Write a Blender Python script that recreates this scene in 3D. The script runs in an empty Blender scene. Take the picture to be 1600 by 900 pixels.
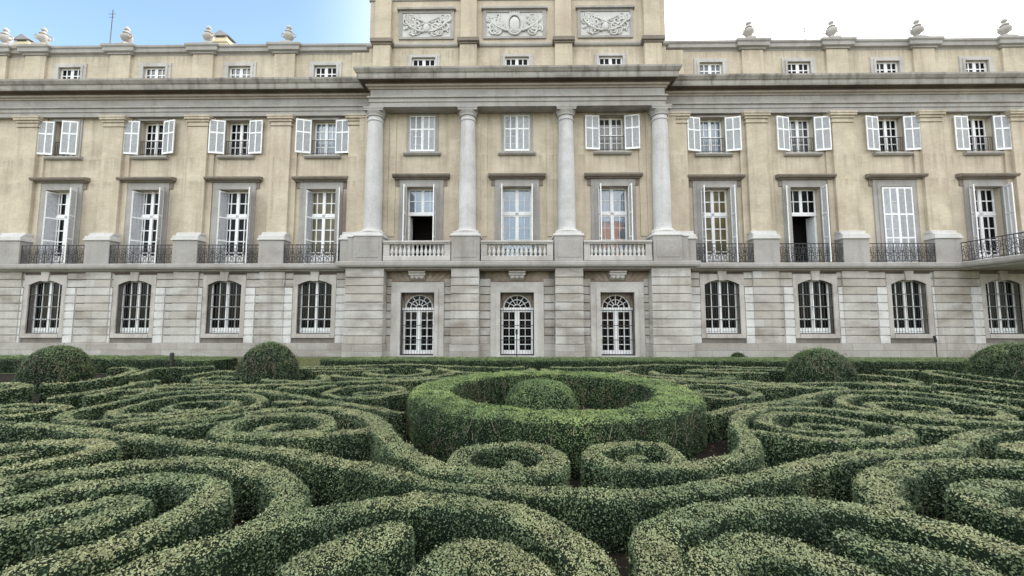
import bpy, math, random
import numpy as np
from math import radians as R, sin, cos, pi
random.seed(7); rng = np.random.default_rng(7)
S = bpy.context.scene
COL = S.collection

# ------------------------------------------------------------------ camera, sky, sun, exposure
cam = bpy.data.objects.new('camera', bpy.data.cameras.new('camera'))
COL.objects.link(cam); S.camera = cam
cam.data.sensor_width = 36.0; cam.data.lens = 14.175
cam.data.clip_start = 0.05; cam.data.clip_end = 2000
cam.location = (0, 0, 1.81)
cam.rotation_euler = (R(90) + math.atan(50/630), 0, math.atan(8/630))

SUN_AZ, SUN_EL = R(42), R(17)          # azimuth measured from +Y towards +X: low, behind the palace on the right
SUNV = (sin(SUN_AZ)*cos(SUN_EL), cos(SUN_AZ)*cos(SUN_EL), sin(SUN_EL))
sd = bpy.data.lights.new('sun', 'SUN'); sd.energy = 2.0; sd.angle = R(0.5); sd.color = (1, .9, .76)
sun = bpy.data.objects.new('sun', sd); COL.objects.link(sun)
sun.rotation_euler = (pi/2 - SUN_EL, 0, pi - SUN_AZ)
sun.location = (30, 40, 40)

W = bpy.data.worlds.new('World'); S.world = W; W.use_nodes = True
nt = W.node_tree; nt.nodes.clear()
def N(tree, t, **kw):
    n = tree.nodes.new(t)
    for k, v in kw.items():
        if k.startswith('i_'):
            key = k[2:]; key = int(key) if key.isdigit() else key.replace('_', ' ')
            n.inputs[key].default_value = v
        else: setattr(n, k, v)
    return n
sky = N(nt, 'ShaderNodeTexSky', sky_type='NISHITA', sun_disc=False)
sky.sun_elevation = SUN_EL; sky.sun_rotation = SUN_AZ; sky.air_density = 1.0; sky.dust_density = 0.6; sky.ozone_density = 1.0
bg = N(nt, 'ShaderNodeBackground', i_Strength=0.15)
tc = N(nt, 'ShaderNodeTexCoord')
sep = N(nt, 'ShaderNodeSeparateXYZ')
nt.links.new(tc.outputs['Generated'], sep.inputs[0])
dot = N(nt, 'ShaderNodeVectorMath', operation='DOT_PRODUCT'); dot.inputs[1].default_value = (0.78, 0.56, 0.28)
nt.links.new(tc.outputs['Generated'], dot.inputs[0])
glow = N(nt, 'ShaderNodeMapRange', interpolation_type='SMOOTHSTEP'); glow.inputs[1].default_value = 0.22; glow.inputs[2].default_value = 0.90
nt.links.new(dot.outputs['Value'], glow.inputs[0])
back = N(nt, 'ShaderNodeMapRange', interpolation_type='SMOOTHSTEP'); back.inputs[1].default_value = 0.52; back.inputs[2].default_value = 0.02; back.inputs[4].default_value = 1.0  # unseen white cloud bank behind the camera, added to light the facade
nt.links.new(sep.outputs[1], back.inputs[0])
cl = N(nt, 'ShaderNodeTexNoise', i_Scale=2.6, i_Detail=6.0, i_Roughness=.6)
nt.links.new(tc.outputs['Generated'], cl.inputs['Vector'])
clm = N(nt, 'ShaderNodeMapRange', interpolation_type='SMOOTHSTEP'); clm.inputs[1].default_value = .35; clm.inputs[2].default_value = .7; clm.inputs[3].default_value = .55; clm.inputs[4].default_value = 1.0
nt.links.new(cl.outputs['Fac'], clm.inputs[0])
bm_ = N(nt, 'ShaderNodeMath', operation='MULTIPLY'); nt.links.new(back.outputs[0], bm_.inputs[0]); nt.links.new(clm.outputs[0], bm_.inputs[1])
hi = N(nt, 'ShaderNodeMapRange', interpolation_type='SMOOTHSTEP'); hi.inputs[1].default_value = .10; hi.inputs[2].default_value = .50; hi.inputs[3].default_value = .30
nt.links.new(sep.outputs[2], hi.inputs[0])
bh = N(nt, 'ShaderNodeMath', operation='MULTIPLY'); nt.links.new(bm_.outputs[0], bh.inputs[0]); nt.links.new(hi.outputs[0], bh.inputs[1])
mx = N(nt, 'ShaderNodeMath', operation='MAXIMUM'); nt.links.new(glow.outputs[0], mx.inputs[0]); nt.links.new(bh.outputs[0], mx.inputs[1])
mix = N(nt, 'ShaderNodeMix', data_type='RGBA')
CLOUD = 8.0
mix.inputs['B'].default_value = (CLOUD*1.0, CLOUD*0.985, CLOUD*0.95, 1)
nt.links.new(mx.outputs[0], mix.inputs['Factor']); nt.links.new(sky.outputs[0], mix.inputs['A'])
nt.links.new(mix.outputs['Result'], bg.inputs['Color'])
wo = N(nt, 'ShaderNodeOutputWorld'); nt.links.new(bg.outputs[0], wo.inputs['Surface'])

vs = S.view_settings
S.display_settings.display_device = 'sRGB'
vs.view_transform = 'Standard'; vs.look = 'None'; vs.gamma = 1.0; vs.use_curve_mapping = False
vs.exposure = 1.55
S.render.engine = 'CYCLES'
S.cycles.max_bounces = 5; S.cycles.diffuse_bounces = 3; S.cycles.glossy_bounces = 2; S.cycles.transmission_bounces = 2
S.cycles.use_denoising = True

# ------------------------------------------------------------------ helpers
class MB:
    """collects faces and links them as ONE mesh object"""
    def __init__(s): s.v = []; s.f = []; s.m = []
    def add(s, vs, fs, mi=0):
        o = len(s.v); s.v += [tuple(p) for p in vs]; s.f += [tuple(i+o for i in f) for f in fs]; s.m += [mi]*len(fs); return s
    def quad(s, a, b, c, d, mi=0): return s.add([a, b, c, d], [(0, 1, 2, 3)], mi)
    def box(s, x0, x1, y0, y1, z0, z1, mi=0, ch=0.0):
        if ch <= 0:
            v = [(x0,y0,z0),(x1,y0,z0),(x1,y1,z0),(x0,y1,z0),(x0,y0,z1),(x1,y0,z1),(x1,y1,z1),(x0,y1,z1)]
            return s.add(v, [(0,3,2,1),(4,5,6,7),(0,1,5,4),(1,2,6,5),(2,3,7,6),(3,0,4,7)], mi)
        c = ch   # front edges (low y) chamfered
        v = [(x0,y0+c,z0),(x0+c,y0,z0+c),(x1-c,y0,z0+c),(x1,y0+c,z0),(x1,y0+c,z1),(x1-c,y0,z1-c),(x0+c,y0,z1-c),(x0,y0+c,z1),
             (x0,y1,z0),(x1,y1,z0),(x1,y1,z1),(x0,y1,z1)]
        return s.add(v, [(1,2,5,6),(0,3,2,1),(3,4,5,2),(4,7,6,5),(7,0,1,6),(0,8,9,3),(3,9,10,4),(4,10,11,7),(7,11,8,0),(8,11,10,9)], mi)
    def profile(s, x0, x1, pts, ends=True, mi=0):
        """extrude a closed (y, z) polygon along x"""
        n = len(pts)
        v = [(x0, y, z) for y, z in pts] + [(x1, y, z) for y, z in pts]
        f = [(i, (i+1) % n, n+(i+1) % n, n+i) for i in range(n)]
        if ends: f += [tuple(range(n-1, -1, -1)), tuple(range(n, 2*n))]
        return s.add(v, f, mi)
    def path_profile(s, path, pts, mi=0):
        """sweep an (outward, z) profile along a plan path with mitred corners; outward is to the right of the path's direction"""
        n = len(pts); P = [np.array(p, float) for p in path]; rows = []
        for i, p in enumerate(P):
            d0 = (P[i]-P[i-1]) if i > 0 else (P[1]-P[0]); d1 = (P[i+1]-P[i]) if i < len(P)-1 else d0
            d0 = d0/np.linalg.norm(d0); d1 = d1/np.linalg.norm(d1)
            n0 = np.array((d0[1], -d0[0])); n1 = np.array((d1[1], -d1[0])); m = n0+n1; m /= np.linalg.norm(m); m /= max(.3, m.dot(n0))
            rows.append([(p[0]+m[0]*o, p[1]+m[1]*o, z) for o, z in pts])
        v = [q for r in rows for q in r]
        f = [(i*n+j, (i+1)*n+j, (i+1)*n+(j+1) % n, i*n+(j+1) % n) for i in range(len(P)-1) for j in range(n)]
        f += [tuple(range(n)), tuple((len(P)-1)*n+j for j in range(n-1, -1, -1))]
        return s.add(v, f, mi)
    def lathe(s, cx, cy, prof, seg=20, mi=0):
        n = len(prof); v = []; f = []
        for r, z in prof: v += [(cx+r*cos(2*pi*k/seg), cy+r*sin(2*pi*k/seg), z) for k in range(seg)]
        for i in range(n-1):
            for k in range(seg): f.append((i*seg+k, i*seg+(k+1) % seg, (i+1)*seg+(k+1) % seg, (i+1)*seg+k))
        f.append(tuple(range(seg-1, -1, -1))); f.append(tuple((n-1)*seg+k for k in range(seg)))
        return s.add(v, f, mi)
    def tube(s, pts, r, n=5, mi=0):
        P = [np.array(p, float) for p in pts]; v = []; f = []
        for i, p in enumerate(P):
            d = P[min(i+1, len(P)-1)]-P[max(i-1, 0)]; d /= (np.linalg.norm(d)+1e-9)
            a = np.cross(d, (0, 1, 0) if abs(d[1]) < .9 else (1, 0, 0)); a /= np.linalg.norm(a); b = np.cross(d, a)
            v += [tuple(p+r*(cos(2*pi*k/n)*a+sin(2*pi*k/n)*b)) for k in range(n)]
        for i in range(len(P)-1):
            for k in range(n): f.append((i*n+k, i*n+(k+1) % n, (i+1)*n+(k+1) % n, (i+1)*n+k))
        f += [tuple(range(n)), tuple((len(P)-1)*n+k for k in range(n-1, -1, -1))]
        return s.add(v, f, mi)
    def ball(s, c, r, seg=8, rings=5, mi=0):
        v = []; f = []
        for i in range(rings+1):
            t = pi*i/rings
            for k in range(seg): v.append((c[0]+r[0]*sin(t)*cos(2*pi*k/seg), c[1]+r[1]*sin(t)*sin(2*pi*k/seg), c[2]+r[2]*cos(t)))
        for i in range(rings):
            for k in range(seg): f.append((i*seg+k, (i+1)*seg+k, (i+1)*seg+(k+1) % seg, i*seg+(k+1) % seg))
        return s.add(v, f, mi)
    def mesh(s, name, mats, smooth=False):
        me = bpy.data.meshes.new(name); me.from_pydata(s.v, [], s.f)
        for m in (mats if isinstance(mats, (list, tuple)) else [mats]): me.materials.append(m)
        if any(s.m): me.polygons.foreach_set('material_index', s.m)
        if smooth: me.polygons.foreach_set('use_smooth', [True]*len(s.f)); me.set_sharp_from_angle(angle=R(40))
        me.validate(); me.update(); return me
    def build(s, name, mats, parent=None, smooth=False, loc=(0,0,0)):
        return link(name, s.mesh(name, mats, smooth), parent, loc)
def link(name, data, parent=None, loc=(0,0,0), rz=0.0):
    o = bpy.data.objects.new(name, data); COL.objects.link(o); o.location = loc; o.rotation_euler = (0, 0, rz)
    if parent is not None: o.parent = parent
    return o
def tag(o, label=None, cat=None, group=None, kind=None):
    for k, v in (('label', label), ('category', cat), ('group', group), ('kind', kind)):
        if v: o[k] = v
    return o

# ------------------------------------------------------------------ materials
def new_mat(name):
    m = bpy.data.materials.new(name); m.use_nodes = True; t = m.node_tree; t.nodes.clear()
    out = N(t, 'ShaderNodeOutputMaterial'); b = N(t, 'ShaderNodeBsdfPrincipled'); t.links.new(b.outputs[0], out.inputs[0])
    return m, t, b
def rgb(c): return (c[0], c[1], c[2], 1)
def pos(t, sx=1, sy=1, sz=1):
    g = N(t, 'ShaderNodeNewGeometry'); m = N(t, 'ShaderNodeMapping'); m.inputs['Scale'].default_value = (sx, sy, sz)
    t.links.new(g.outputs['Position'], m.inputs['Vector']); return m.outputs[0]
def noise(t, vec, scale, detail=5, rough=.55, lo=.35, hi=.65):
    n = N(t, 'ShaderNodeTexNoise', i_Scale=scale, i_Detail=float(detail), i_Roughness=rough); t.links.new(vec, n.inputs['Vector'])
    r = N(t, 'ShaderNodeMapRange'); r.inputs[1].default_value = lo; r.inputs[2].default_value = hi
    t.links.new(n.outputs['Fac'], r.inputs[0]); return r.outputs[0]
def mixc(t, fac, a, b, mode='MIX'):
    m = N(t, 'ShaderNodeMix', data_type='RGBA', blend_type=mode)
    for s_, k in ((fac, 'Factor'), (a, 'A'), (b, 'B')):
        if isinstance(s_, (int, float)): m.inputs[k].default_value = s_
        elif isinstance(s_, tuple): m.inputs[k].default_value = rgb(s_)
        else: t.links.new(s_, m.inputs[k])
    return m.outputs['Result']
def mul(t, a, k):
    m = N(t, 'ShaderNodeMath', operation='MULTIPLY'); t.links.new(a, m.inputs[0])
    if isinstance(k, (int, float)): m.inputs[1].default_value = k
    else: t.links.new(k, m.inputs[1])
    return m.outputs[0]
def masonry(name, base, var, stain, stain_amt=.5, streak=.4, brick=None, bscale=(1.1, .397, .03), bdark=.55, bump=.25, grain=14, sz=(1, 1, 1.6), lo=.50, runs=()):
    m, t, b = new_mat(name)
    c = mixc(t, noise(t, pos(t), .9, 6), base, var)
    if brick:
        g = N(t, 'ShaderNodeNewGeometry'); sp = N(t, 'ShaderNodeSeparateXYZ'); cb = N(t, 'ShaderNodeCombineXYZ')
        t.links.new(g.outputs['Position'], sp.inputs[0]); t.links.new(sp.outputs[0], cb.inputs[0]); t.links.new(sp.outputs[2], cb.inputs[1])
        ofs = N(t, 'ShaderNodeMapping'); ofs.inputs['Location'].default_value = (0.3, -0.68, 0); t.links.new(cb.outputs[0], ofs.inputs[0])
        br = N(t, 'ShaderNodeTexBrick'); t.links.new(ofs.outputs[0], br.inputs['Vector'])
        br.inputs['Color1'].default_value = rgb(brick[0]); br.inputs['Color2'].default_value = rgb(brick[1]); br.inputs['Mortar'].default_value = rgb(brick[2])
        br.inputs['Scale'].default_value = 1.0; br.inputs['Brick Width'].default_value = bscale[0]; br.inputs['Row Height'].default_value = bscale[1]
        br.inputs['Mortar Size'].default_value = bscale[2]*.5; br.inputs['Mortar Smooth'].default_value = .4; br.inputs['Bias'].default_value = -.1
        c = mixc(t, bdark, c, br.outputs['Color'], 'MULTIPLY')
    c = mixc(t, mul(t, noise(t, pos(t, *sz), .55, 8, .62, lo, lo+.20), stain_amt), c, stain)
    c = mixc(t, mul(t, noise(t, pos(t, 2.6, 2.6, .22), 1.0, 7, .6, .50, .74), streak), c, stain)
    if runs:      # rain runs below ledges and sills, and broad patches of older render
        c = mixc(t, mul(t, noise(t, pos(t, 1, 1, .7), .33, 3, .5, .48, .60), .30), c, (.50,.415,.345))
        g2 = N(t, 'ShaderNodeNewGeometry'); s2 = N(t, 'ShaderNodeSeparateXYZ'); t.links.new(g2.outputs['Position'], s2.inputs[0])
        drip = noise(t, pos(t, 5.5, 5.5, .12), 1.0, 6, .65, .46, .66)
        for z1, ln in runs:
            a = N(t, 'ShaderNodeMapRange'); a.inputs[1].default_value = z1-ln; a.inputs[2].default_value = z1; t.links.new(s2.outputs[2], a.inputs[0])
            k_ = N(t, 'ShaderNodeMath', operation='LESS_THAN'); k_.inputs[1].default_value = z1+.02; t.links.new(s2.outputs[2], k_.inputs[0])
            c = mixc(t, mul(t, mul(t, mul(t, a.outputs[0], k_.outputs[0]), drip), .62), c, tuple(q*.85 for q in stain))
    gr = noise(t, pos(t), grain, 8, .7, .25, .75)
    c = mixc(t, .35, c, mixc(t, gr, (.45, .44, .43), (1.25, 1.25, 1.25)), 'MULTIPLY')
    t.links.new(c, b.inputs['Base Color']); b.inputs['Roughness'].default_value = .85; b.inputs['Specular IOR Level'].default_value = .25
    bp = N(t, 'ShaderNodeBump', i_Strength=bump, i_Distance=.02); t.links.new(gr, bp.inputs['Height']); t.links.new(bp.outputs[0], b.inputs['Normal'])
    return m
M = {}
M['joint'] = masonry('grimy_joint_stone', (.20,.185,.17), (.16,.145,.13), (.07,.055,.045), .6, .5)
M['ashlar'] = masonry('ashlar_stone', (.51,.505,.495), (.42,.41,.395), (.145,.12,.095), .68, .42, brick=((1,1,1),(.74,.68,.61),(.72,.70,.68)), bscale=(1.9,.397,.02), bdark=.8, sz=(.8, .8, 2.3), lo=.48)
M['plinth'] = masonry('plinth_stone', (.42,.405,.39), (.34,.325,.31), (.18,.155,.135), .5, .3, brick=((1,1,1),(.74,.70,.66),(.5,.48,.46)), bscale=(1.5,.34,.03), bdark=.75, sz=(.8, .8, 2.6), lo=.49)
M['pale'] = masonry('pale_surround_stone', (.50,.485,.47), (.41,.395,.38), (.20,.175,.15), .5, .4)
M['stucco'] = masonry('ochre_stucco', (.565,.505,.405), (.455,.40,.315), (.30,.255,.20), .45, .7, brick=((1,1,1),(.88,.87,.85),(.93,.92,.91)), bscale=(.33,.11,.012), bdark=.6, runs=((10.18,1.1),(12.42,.9),(8.9,.6),(15.82,.8)))
M['greystone'] = masonry('grey_stone', (.37,.355,.345), (.31,.30,.29), (.19,.165,.14), .45, .45)
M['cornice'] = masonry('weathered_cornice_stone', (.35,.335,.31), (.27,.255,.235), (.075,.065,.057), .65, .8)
M['hood'] = masonry('brown_hood_stone', (.23,.195,.165), (.19,.165,.145), (.08,.065,.055), .5, .5)
M['column'] = masonry('column_stone', (.55,.55,.56), (.47,.47,.48), (.30,.285,.27), .5, .5)
M['soffit'] = masonry('dark_soffit_stone', (.15,.12,.10), (.10,.08,.07), (.05,.04,.035), .5, .3)  # dark stone for the cornice underside and the strip under the string course
M['bed'] = masonry('pinkish_bed_moulding', (.42,.375,.335), (.36,.32,.285), (.2,.17,.14), .4, .4)
M['white_stone'] = masonry('white_limestone', (.60,.60,.595), (.52,.515,.51), (.38,.36,.34), .35, .3)
M['stained'] = masonry('stained_vault_stone', (.25,.195,.145), (.33,.28,.23), (.09,.065,.05), .6, .7)
M['roofing'] = masonry('grey_roofing', (.30,.30,.31), (.25,.25,.26), (.18,.18,.18), .3, .2)
M['chimney'] = masonry('cream_render', (.62,.55,.38), (.55,.48,.33), (.3,.26,.2), .4, .3)
def simple(name, c, rough=.5, spec=.5, metal=0.0, var=.12, scale=9):
    m, t, b = new_mat(name)
    f = noise(t, pos(t), scale, 5)
    col = mixc(t, f, tuple(x*(1-var) for x in c), tuple(min(1, x*(1+var)) for x in c))
    t.links.new(col, b.inputs['Base Color']); b.inputs['Roughness'].default_value = rough; b.inputs['Specular IOR Level'].default_value = spec; b.inputs['Metallic'].default_value = metal
    return m
M['paint'] = simple('white_paint', (.74,.75,.77), .45, .4, var=.08)
M['louvre'] = simple('shade_grey_louvre', (.50,.52,.56), .55, .3, var=.1)  # shading between the slats put into the colour; frame paint is whiter
M['iron'] = simple('black_wrought_iron', (.028,.028,.032), .5, .4)
M['dark'] = simple('dark_interior', (.012,.010,.010), .9, .1)
M['bark'] = simple('soil', (.05,.035,.028), .95, .1, var=.5, scale=20)
M['litter'] = simple('fallen_leaf', (.17,.11,.06), .8, .2, var=.6, scale=40)
M['curtain'] = simple('pale_curtain', (.55,.55,.53), .9, .1, var=.2)
def glass(name, c, spec=.5, ior=1.6, rough=.03):
    m, t, b = new_mat(name)
    f = noise(t, pos(t, 1, 1, 1), 1.4, 3, .5, .3, .7)
    t.links.new(mixc(t, f, tuple(x*.4 for x in c), c), b.inputs['Base Color'])
    b.inputs['Roughness'].default_value = rough; b.inputs['IOR'].default_value = ior; b.inputs['Specular IOR Level'].default_value = spec
    n2 = noise(t, pos(t), .9, 2, .4, 0, 1); bp = N(t, 'ShaderNodeBump', i_Strength=.05, i_Distance=.05); t.links.new(n2, bp.inputs['Height']); t.links.new(bp.outputs[0], b.inputs['Normal'])
    return m
M['glass_dark'] = glass('dark_window_glass', (.007,.007,.008), .12, 1.45)
M['glass_sky'] = glass('sky_painted_window_glass', (.17,.24,.32), .7, 1.9)  # sky reflection painted into the panes' base colour
M['glass_warm'] = glass('warm_window_glass', (.16,.13,.06), .3, 1.5)
M['glass_mid'] = glass('half_bright_window_glass', (.06,.062,.068), .6, 1.7)

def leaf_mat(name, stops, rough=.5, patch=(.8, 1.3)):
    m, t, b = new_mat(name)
    a = N(t, 'ShaderNodeAttribute', attribute_name='growth_shade')
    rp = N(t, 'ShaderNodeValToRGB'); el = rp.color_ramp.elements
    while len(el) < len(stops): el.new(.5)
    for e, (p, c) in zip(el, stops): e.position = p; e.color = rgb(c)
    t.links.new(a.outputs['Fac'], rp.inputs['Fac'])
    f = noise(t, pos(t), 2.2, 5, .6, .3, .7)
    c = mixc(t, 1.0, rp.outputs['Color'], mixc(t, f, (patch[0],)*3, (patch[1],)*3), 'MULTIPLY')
    t.links.new(c, b.inputs['Base Color']); b.inputs['Roughness'].default_value = rough; b.inputs['Specular IOR Level'].default_value = .45
    out = t.nodes['Material Output']
    tr = N(t, 'ShaderNodeBsdfTranslucent'); t.links.new(c, tr.inputs['Color'])
    ms = N(t, 'ShaderNodeMixShader', i_0=.18); t.links.new(b.outputs[0], ms.inputs[1]); t.links.new(tr.outputs[0], ms.inputs[2]); t.links.new(ms.outputs[0], out.inputs[0])
    return m
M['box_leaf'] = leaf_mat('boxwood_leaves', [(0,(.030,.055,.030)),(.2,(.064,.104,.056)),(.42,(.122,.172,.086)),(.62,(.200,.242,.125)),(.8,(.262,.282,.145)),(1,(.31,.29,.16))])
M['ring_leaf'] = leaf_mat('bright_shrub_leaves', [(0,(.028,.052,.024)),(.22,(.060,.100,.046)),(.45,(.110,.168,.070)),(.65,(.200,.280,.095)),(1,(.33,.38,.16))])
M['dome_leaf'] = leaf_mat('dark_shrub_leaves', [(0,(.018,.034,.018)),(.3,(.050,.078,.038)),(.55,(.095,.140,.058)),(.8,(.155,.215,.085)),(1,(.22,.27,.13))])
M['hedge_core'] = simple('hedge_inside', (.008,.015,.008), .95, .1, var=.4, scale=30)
M['twig'] = simple('grey_twigs', (.16,.125,.095), .8, .2, var=.3)

# ------------------------------------------------------------------ ground
def sheet(name, x0, x1, y0, y1, z, mat):
    mb = MB(); mb.quad((x0,y0,z),(x1,y0,z),(x1,y1,z),(x0,y1,z)); return mb.build(name, mat)
def ground_mat(name, a, b_, c, sc):
    m, t, b = new_mat(name)
    col = mixc(t, noise(t, pos(t), sc, 8, .65), a, b_); col = mixc(t, mul(t, noise(t, pos(t), sc*.2, 4), .6), col, c)
    t.links.new(col, b.inputs['Base Color']); b.inputs['Roughness'].default_value = .95; b.inputs['Specular IOR Level'].default_value = .1
    bp = N(t, 'ShaderNodeBump', i_Strength=.6, i_Distance=.03); t.links.new(noise(t, pos(t), sc*2, 8, .7, .2, .8), bp.inputs['Height']); t.links.new(bp.outputs[0], b.inputs['Normal'])
    return m
M['earth'] = ground_mat('dark_garden_soil', (.016,.013,.012), (.030,.025,.021), (.011,.009,.008), 9)
M['lawn'] = ground_mat('lawn_grass', (.135,.15,.075), (.18,.175,.09), (.10,.12,.06), 14)
M['field'] = ground_mat('park_ground', (.10,.11,.05), (.14,.13,.07), (.07,.09,.04), 3)
tag(sheet('ground', -900, 900, -900, 900, -.012, M['field']), kind='structure')
tag(sheet('garden_soil', -21, 21, .4, 14.2, -.004, M['earth']), kind='structure')
M['gravel'] = ground_mat('pale_gravel', (.30,.27,.22), (.38,.35,.29), (.22,.19,.15), 18)
tag(sheet('gravel_path', -40, 40, -9, 20.6, -.008, M['gravel']), kind='structure')
tag(sheet('lawn_strip', -34, 34, 13.6, 20.5, .004, M['lawn']), kind='structure')

# ------------------------------------------------------------------ the palace
PAL = link('palace', None, None, (0, 20, 0))
tag(PAL, 'long grey and ochre stone palace with columns, shutters and iron balconies behind the hedges', 'palace')
P_X = [12.25, 16.6, 21.05, 25.6]                 # wing pilasters (and their mirror images)
BAY = [-23.75, -19.2, -14.65, -10.1, -4.85, 0.0, 4.85, 10.1, 14.65, 19.2, 23.75]
WX = 46.0                                        # half length of the whole palace
def sym(xs): return [-x for x in reversed(xs)] + list(xs)
CW = 8.05                                        # half width of the central block

def holes_wall(mb, x0, x1, z0, z1, holes, y, t):
    xs = sorted({x0, x1} | {min(max(h[i], x0), x1) for h in holes for i in (0, 1)}); zs = sorted({z0, z1} | {min(max(h[i], z0), z1) for h in holes for i in (2, 3)})
    for a, b in zip(xs, xs[1:]):
        for c, d in zip(zs, zs[1:]):
            mx_, mz_ = (a+b)/2, (c+d)/2
            if any(h[0] < mx_ < h[1] and h[2] < mz_ < h[3] for h in holes): continue
            mb.quad((a,y,c),(b,y,c),(b,y,d),(a,y,d))
    for a, b, c, d in holes:
        if b < x0 or a > x1: continue
        mb.quad((a,y,c),(a,y+t,c),(a,y+t,d),(a,y,d)); mb.quad((b,y,c),(b,y,d),(b,y+t,d),(b,y+t,c))
        mb.quad((a,y,d),(a,y+t,d),(b,y+t,d),(b,y,d)); mb.quad((a,y,c),(b,y,c),(b,y+t,c),(a,y+t,c))

wing_b = [x for x in BAY if abs(x) > 8]; mid_b = [x for x in BAY if abs(x) < 8]
# wall surfaces
mb = MB()
for s in (-1, 1):
    x0, x1 = sorted((s*7.9, s*WX))
    holes_wall(mb, x0, x1, 0, 4.62, [(x-.85, x+.85, 1.15, 3.80) for x in wing_b if x*s > 0], 0, .5)
holes_wall(mb, -8.1, 8.1, 0, 4.62, [(x-.82, x+.82, .10, 3.15) for x in mid_b], -.35, .8)
mb.quad((-8.1,-.35,0),(-8.1,.1,0),(-8.1,.1,4.62),(-8.1,-.35,4.62)); mb.quad((8.1,-.35,0),(8.1,-.35,4.62),(8.1,.1,4.62),(8.1,.1,0))
mb.build('base_wall', M['joint'], PAL)
mb = MB()
for s in (-1, 1):
    x0, x1 = sorted((s*7.7, s*WX)); b = [x for x in wing_b if x*s > 0]
    holes_wall(mb, x0, x1, 4.6, 12.5, [(x-.76, x+.76, 4.6, 8.55) for x in b] + [(x-.63, x+.63, 10.42, 12.27) for x in b], .3, .45)
holes_wall(mb, -7.66, 7.66, 4.6, 12.5, [(x-.76, x+.76, 4.6, 8.55) for x in mid_b] + [(x-.63, x+.63, 10.42, 12.27) for x in mid_b], 0, .45)
for s in (-1, 1): mb.box(*sorted((s*7.66, s*7.72)), 0.0, .35, 4.6, 12.5)
mb.build('stucco_wall', M['stucco'], PAL)
mb = MB()
for s in (-1, 1):
    x0, x1 = sorted((s*7.0, s*WX)); b = [x for x in wing_b if x*s > 0]
    holes_wall(mb, x0, x1, 13.8, 16.0, [(x-.6, x+.6, 14.05, 15.2) for x in b], .2, .4)
holes_wall(mb, -7.66, 7.66, 13.8, 20.5, [(x-.62, x+.62, 14.3, 15.42) for x in mid_b], -.05, .4)
for s in (-1, 1): mb.box(*sorted((s*7.66, s*7.72)), -.05, 6.0, 13.8, 20.5)
mb.build('attic_wall', M['stucco'], PAL)

M['plain'] = masonry('plain_grey_ashlar', (.47,.45,.43), (.38,.36,.34), (.15,.12,.095), .55, .45)
M['quoin'] = masonry('pale_quoin_stone', (.60,.60,.60), (.50,.495,.49), (.24,.21,.18), .45, .4)
# plinth and rusticated courses of the ground floor
mb = MB()
def spans(x0, x1, cuts):
    out = []; x = x0
    for a, b in sorted(cuts):
        if a > x: out.append((x, min(a, x1)))
        x = max(x, b)
        if x >= x1: break
    if x < x1: out.append((x, x1))
    return out
for s in (-1, 1):
    x0, x1 = sorted((s*8.22, s*WX)); mb.box(x0, x1, -.16, .1, 0, .68, ch=.02)
for a, b in spans(-6.42, 6.42, [(x-1.3, x+1.3) for x in mid_b] + [(-3.15, -1.82), (1.82, 3.15)]): mb.box(a, b, -.47, -.3, 0, .68, ch=.02)
mb.build('plinth', M['plinth'], PAL)
CH = .397
def grooved(mb, a, b, yf, yb, k0, k1, top=0.0):
    """one block of masonry whose front is cut by the horizontal rustication grooves"""
    g, c = .044, .012; pts = []
    for k in range(k0, k1):
        z0 = .68+k*CH; z1 = z0+CH-g if k < k1-1 or not top else top
        pts += [(yf+.06, z0), (yf+c, z0), (yf, z0+c), (yf, z1-c), (yf+c, z1), (yf+.06, z1)]
    pts += [(yb, pts[-1][1]), (yb, pts[0][1])]
    mb.profile(a, b, pts)
def panel(a, b, yf, yb, k0, k1, mat, name): m = MB(); grooved(m, a, b, yf, yb, k0, k1); m.build(name, mat, PAL)
for s in (-1, 1):
    x0, x1 = sorted((s*8.22, s*WX)); wb = [x for x in wing_b if x*s > 0]; qs = [s*q for q in P_X]
    for q in qs: panel(q-.64, q+.64, -.12, .03, 0, 9, M['ashlar'], 'base_pilaster')
    for k0, k1, hw in ((0, 7, 1.57), (7, 9, 1.09)):
        for a, b in spans(x0, x1, [(x-hw, x+hw) for x in wb]+[(q-.645, q+.645) for q in qs]): panel(a, b, -.05, .03, k0, k1, M['ashlar'], 'rusticated_panel')
    for x in wb:
        for d in (-1, 1): a, b = sorted((x+d*1.10, x+d*1.56)); panel(a, b, -.085, .03, 0, 7, M['quoin'], 'quoin')
for a, b in spans(-6.37, 6.37, [(x-1.3, x+1.3) for x in mid_b]+[(-3.15, -1.81), (1.81, 3.15)]): panel(a, b, -.40, -.32, 0, 8, M['ashlar'], 'rusticated_panel')
# piers under the columns
for q, hw in ((-7.3, .92), (-2.48, .66), (2.48, .66), (7.3, .92)):
    mb = MB(); grooved(mb, q-hw, q+hw, -.92, 0, 0, 9, 4.28); o = mb.build('pier', M['ashlar'], PAL)
    mb = MB(); mb.box(q-hw-.04, q+hw+.04, -.98, 0, 0, .66, ch=.02); mb.build('pier_foot', M['plinth'], o)
# string course and balcony slab
mb = MB()
BAND = [(-.1,4.24),(.16,4.24),(.20,4.30),(.36,4.34),(.40,4.42),(.40,4.56),(.36,4.60),(-.1,4.60)]
mb.path_profile([(-WX,0),(-8.25,0),(-8.25,-.70),(8.25,-.70),(8.25,0),(21.8,0),(21.8,-2.8),(30,-2.8),(30,0),(WX,0)], BAND)
mb.box(-8.3, 8.3, -.75, .3, 4.30, 4.595); mb.box(-WX, WX, -.08, .4, 4.26, 4.598); mb.box(21.75, 30.05, -2.85, .1, 4.25, 4.592)
mb.build('string_course', M['greystone'], PAL)

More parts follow.
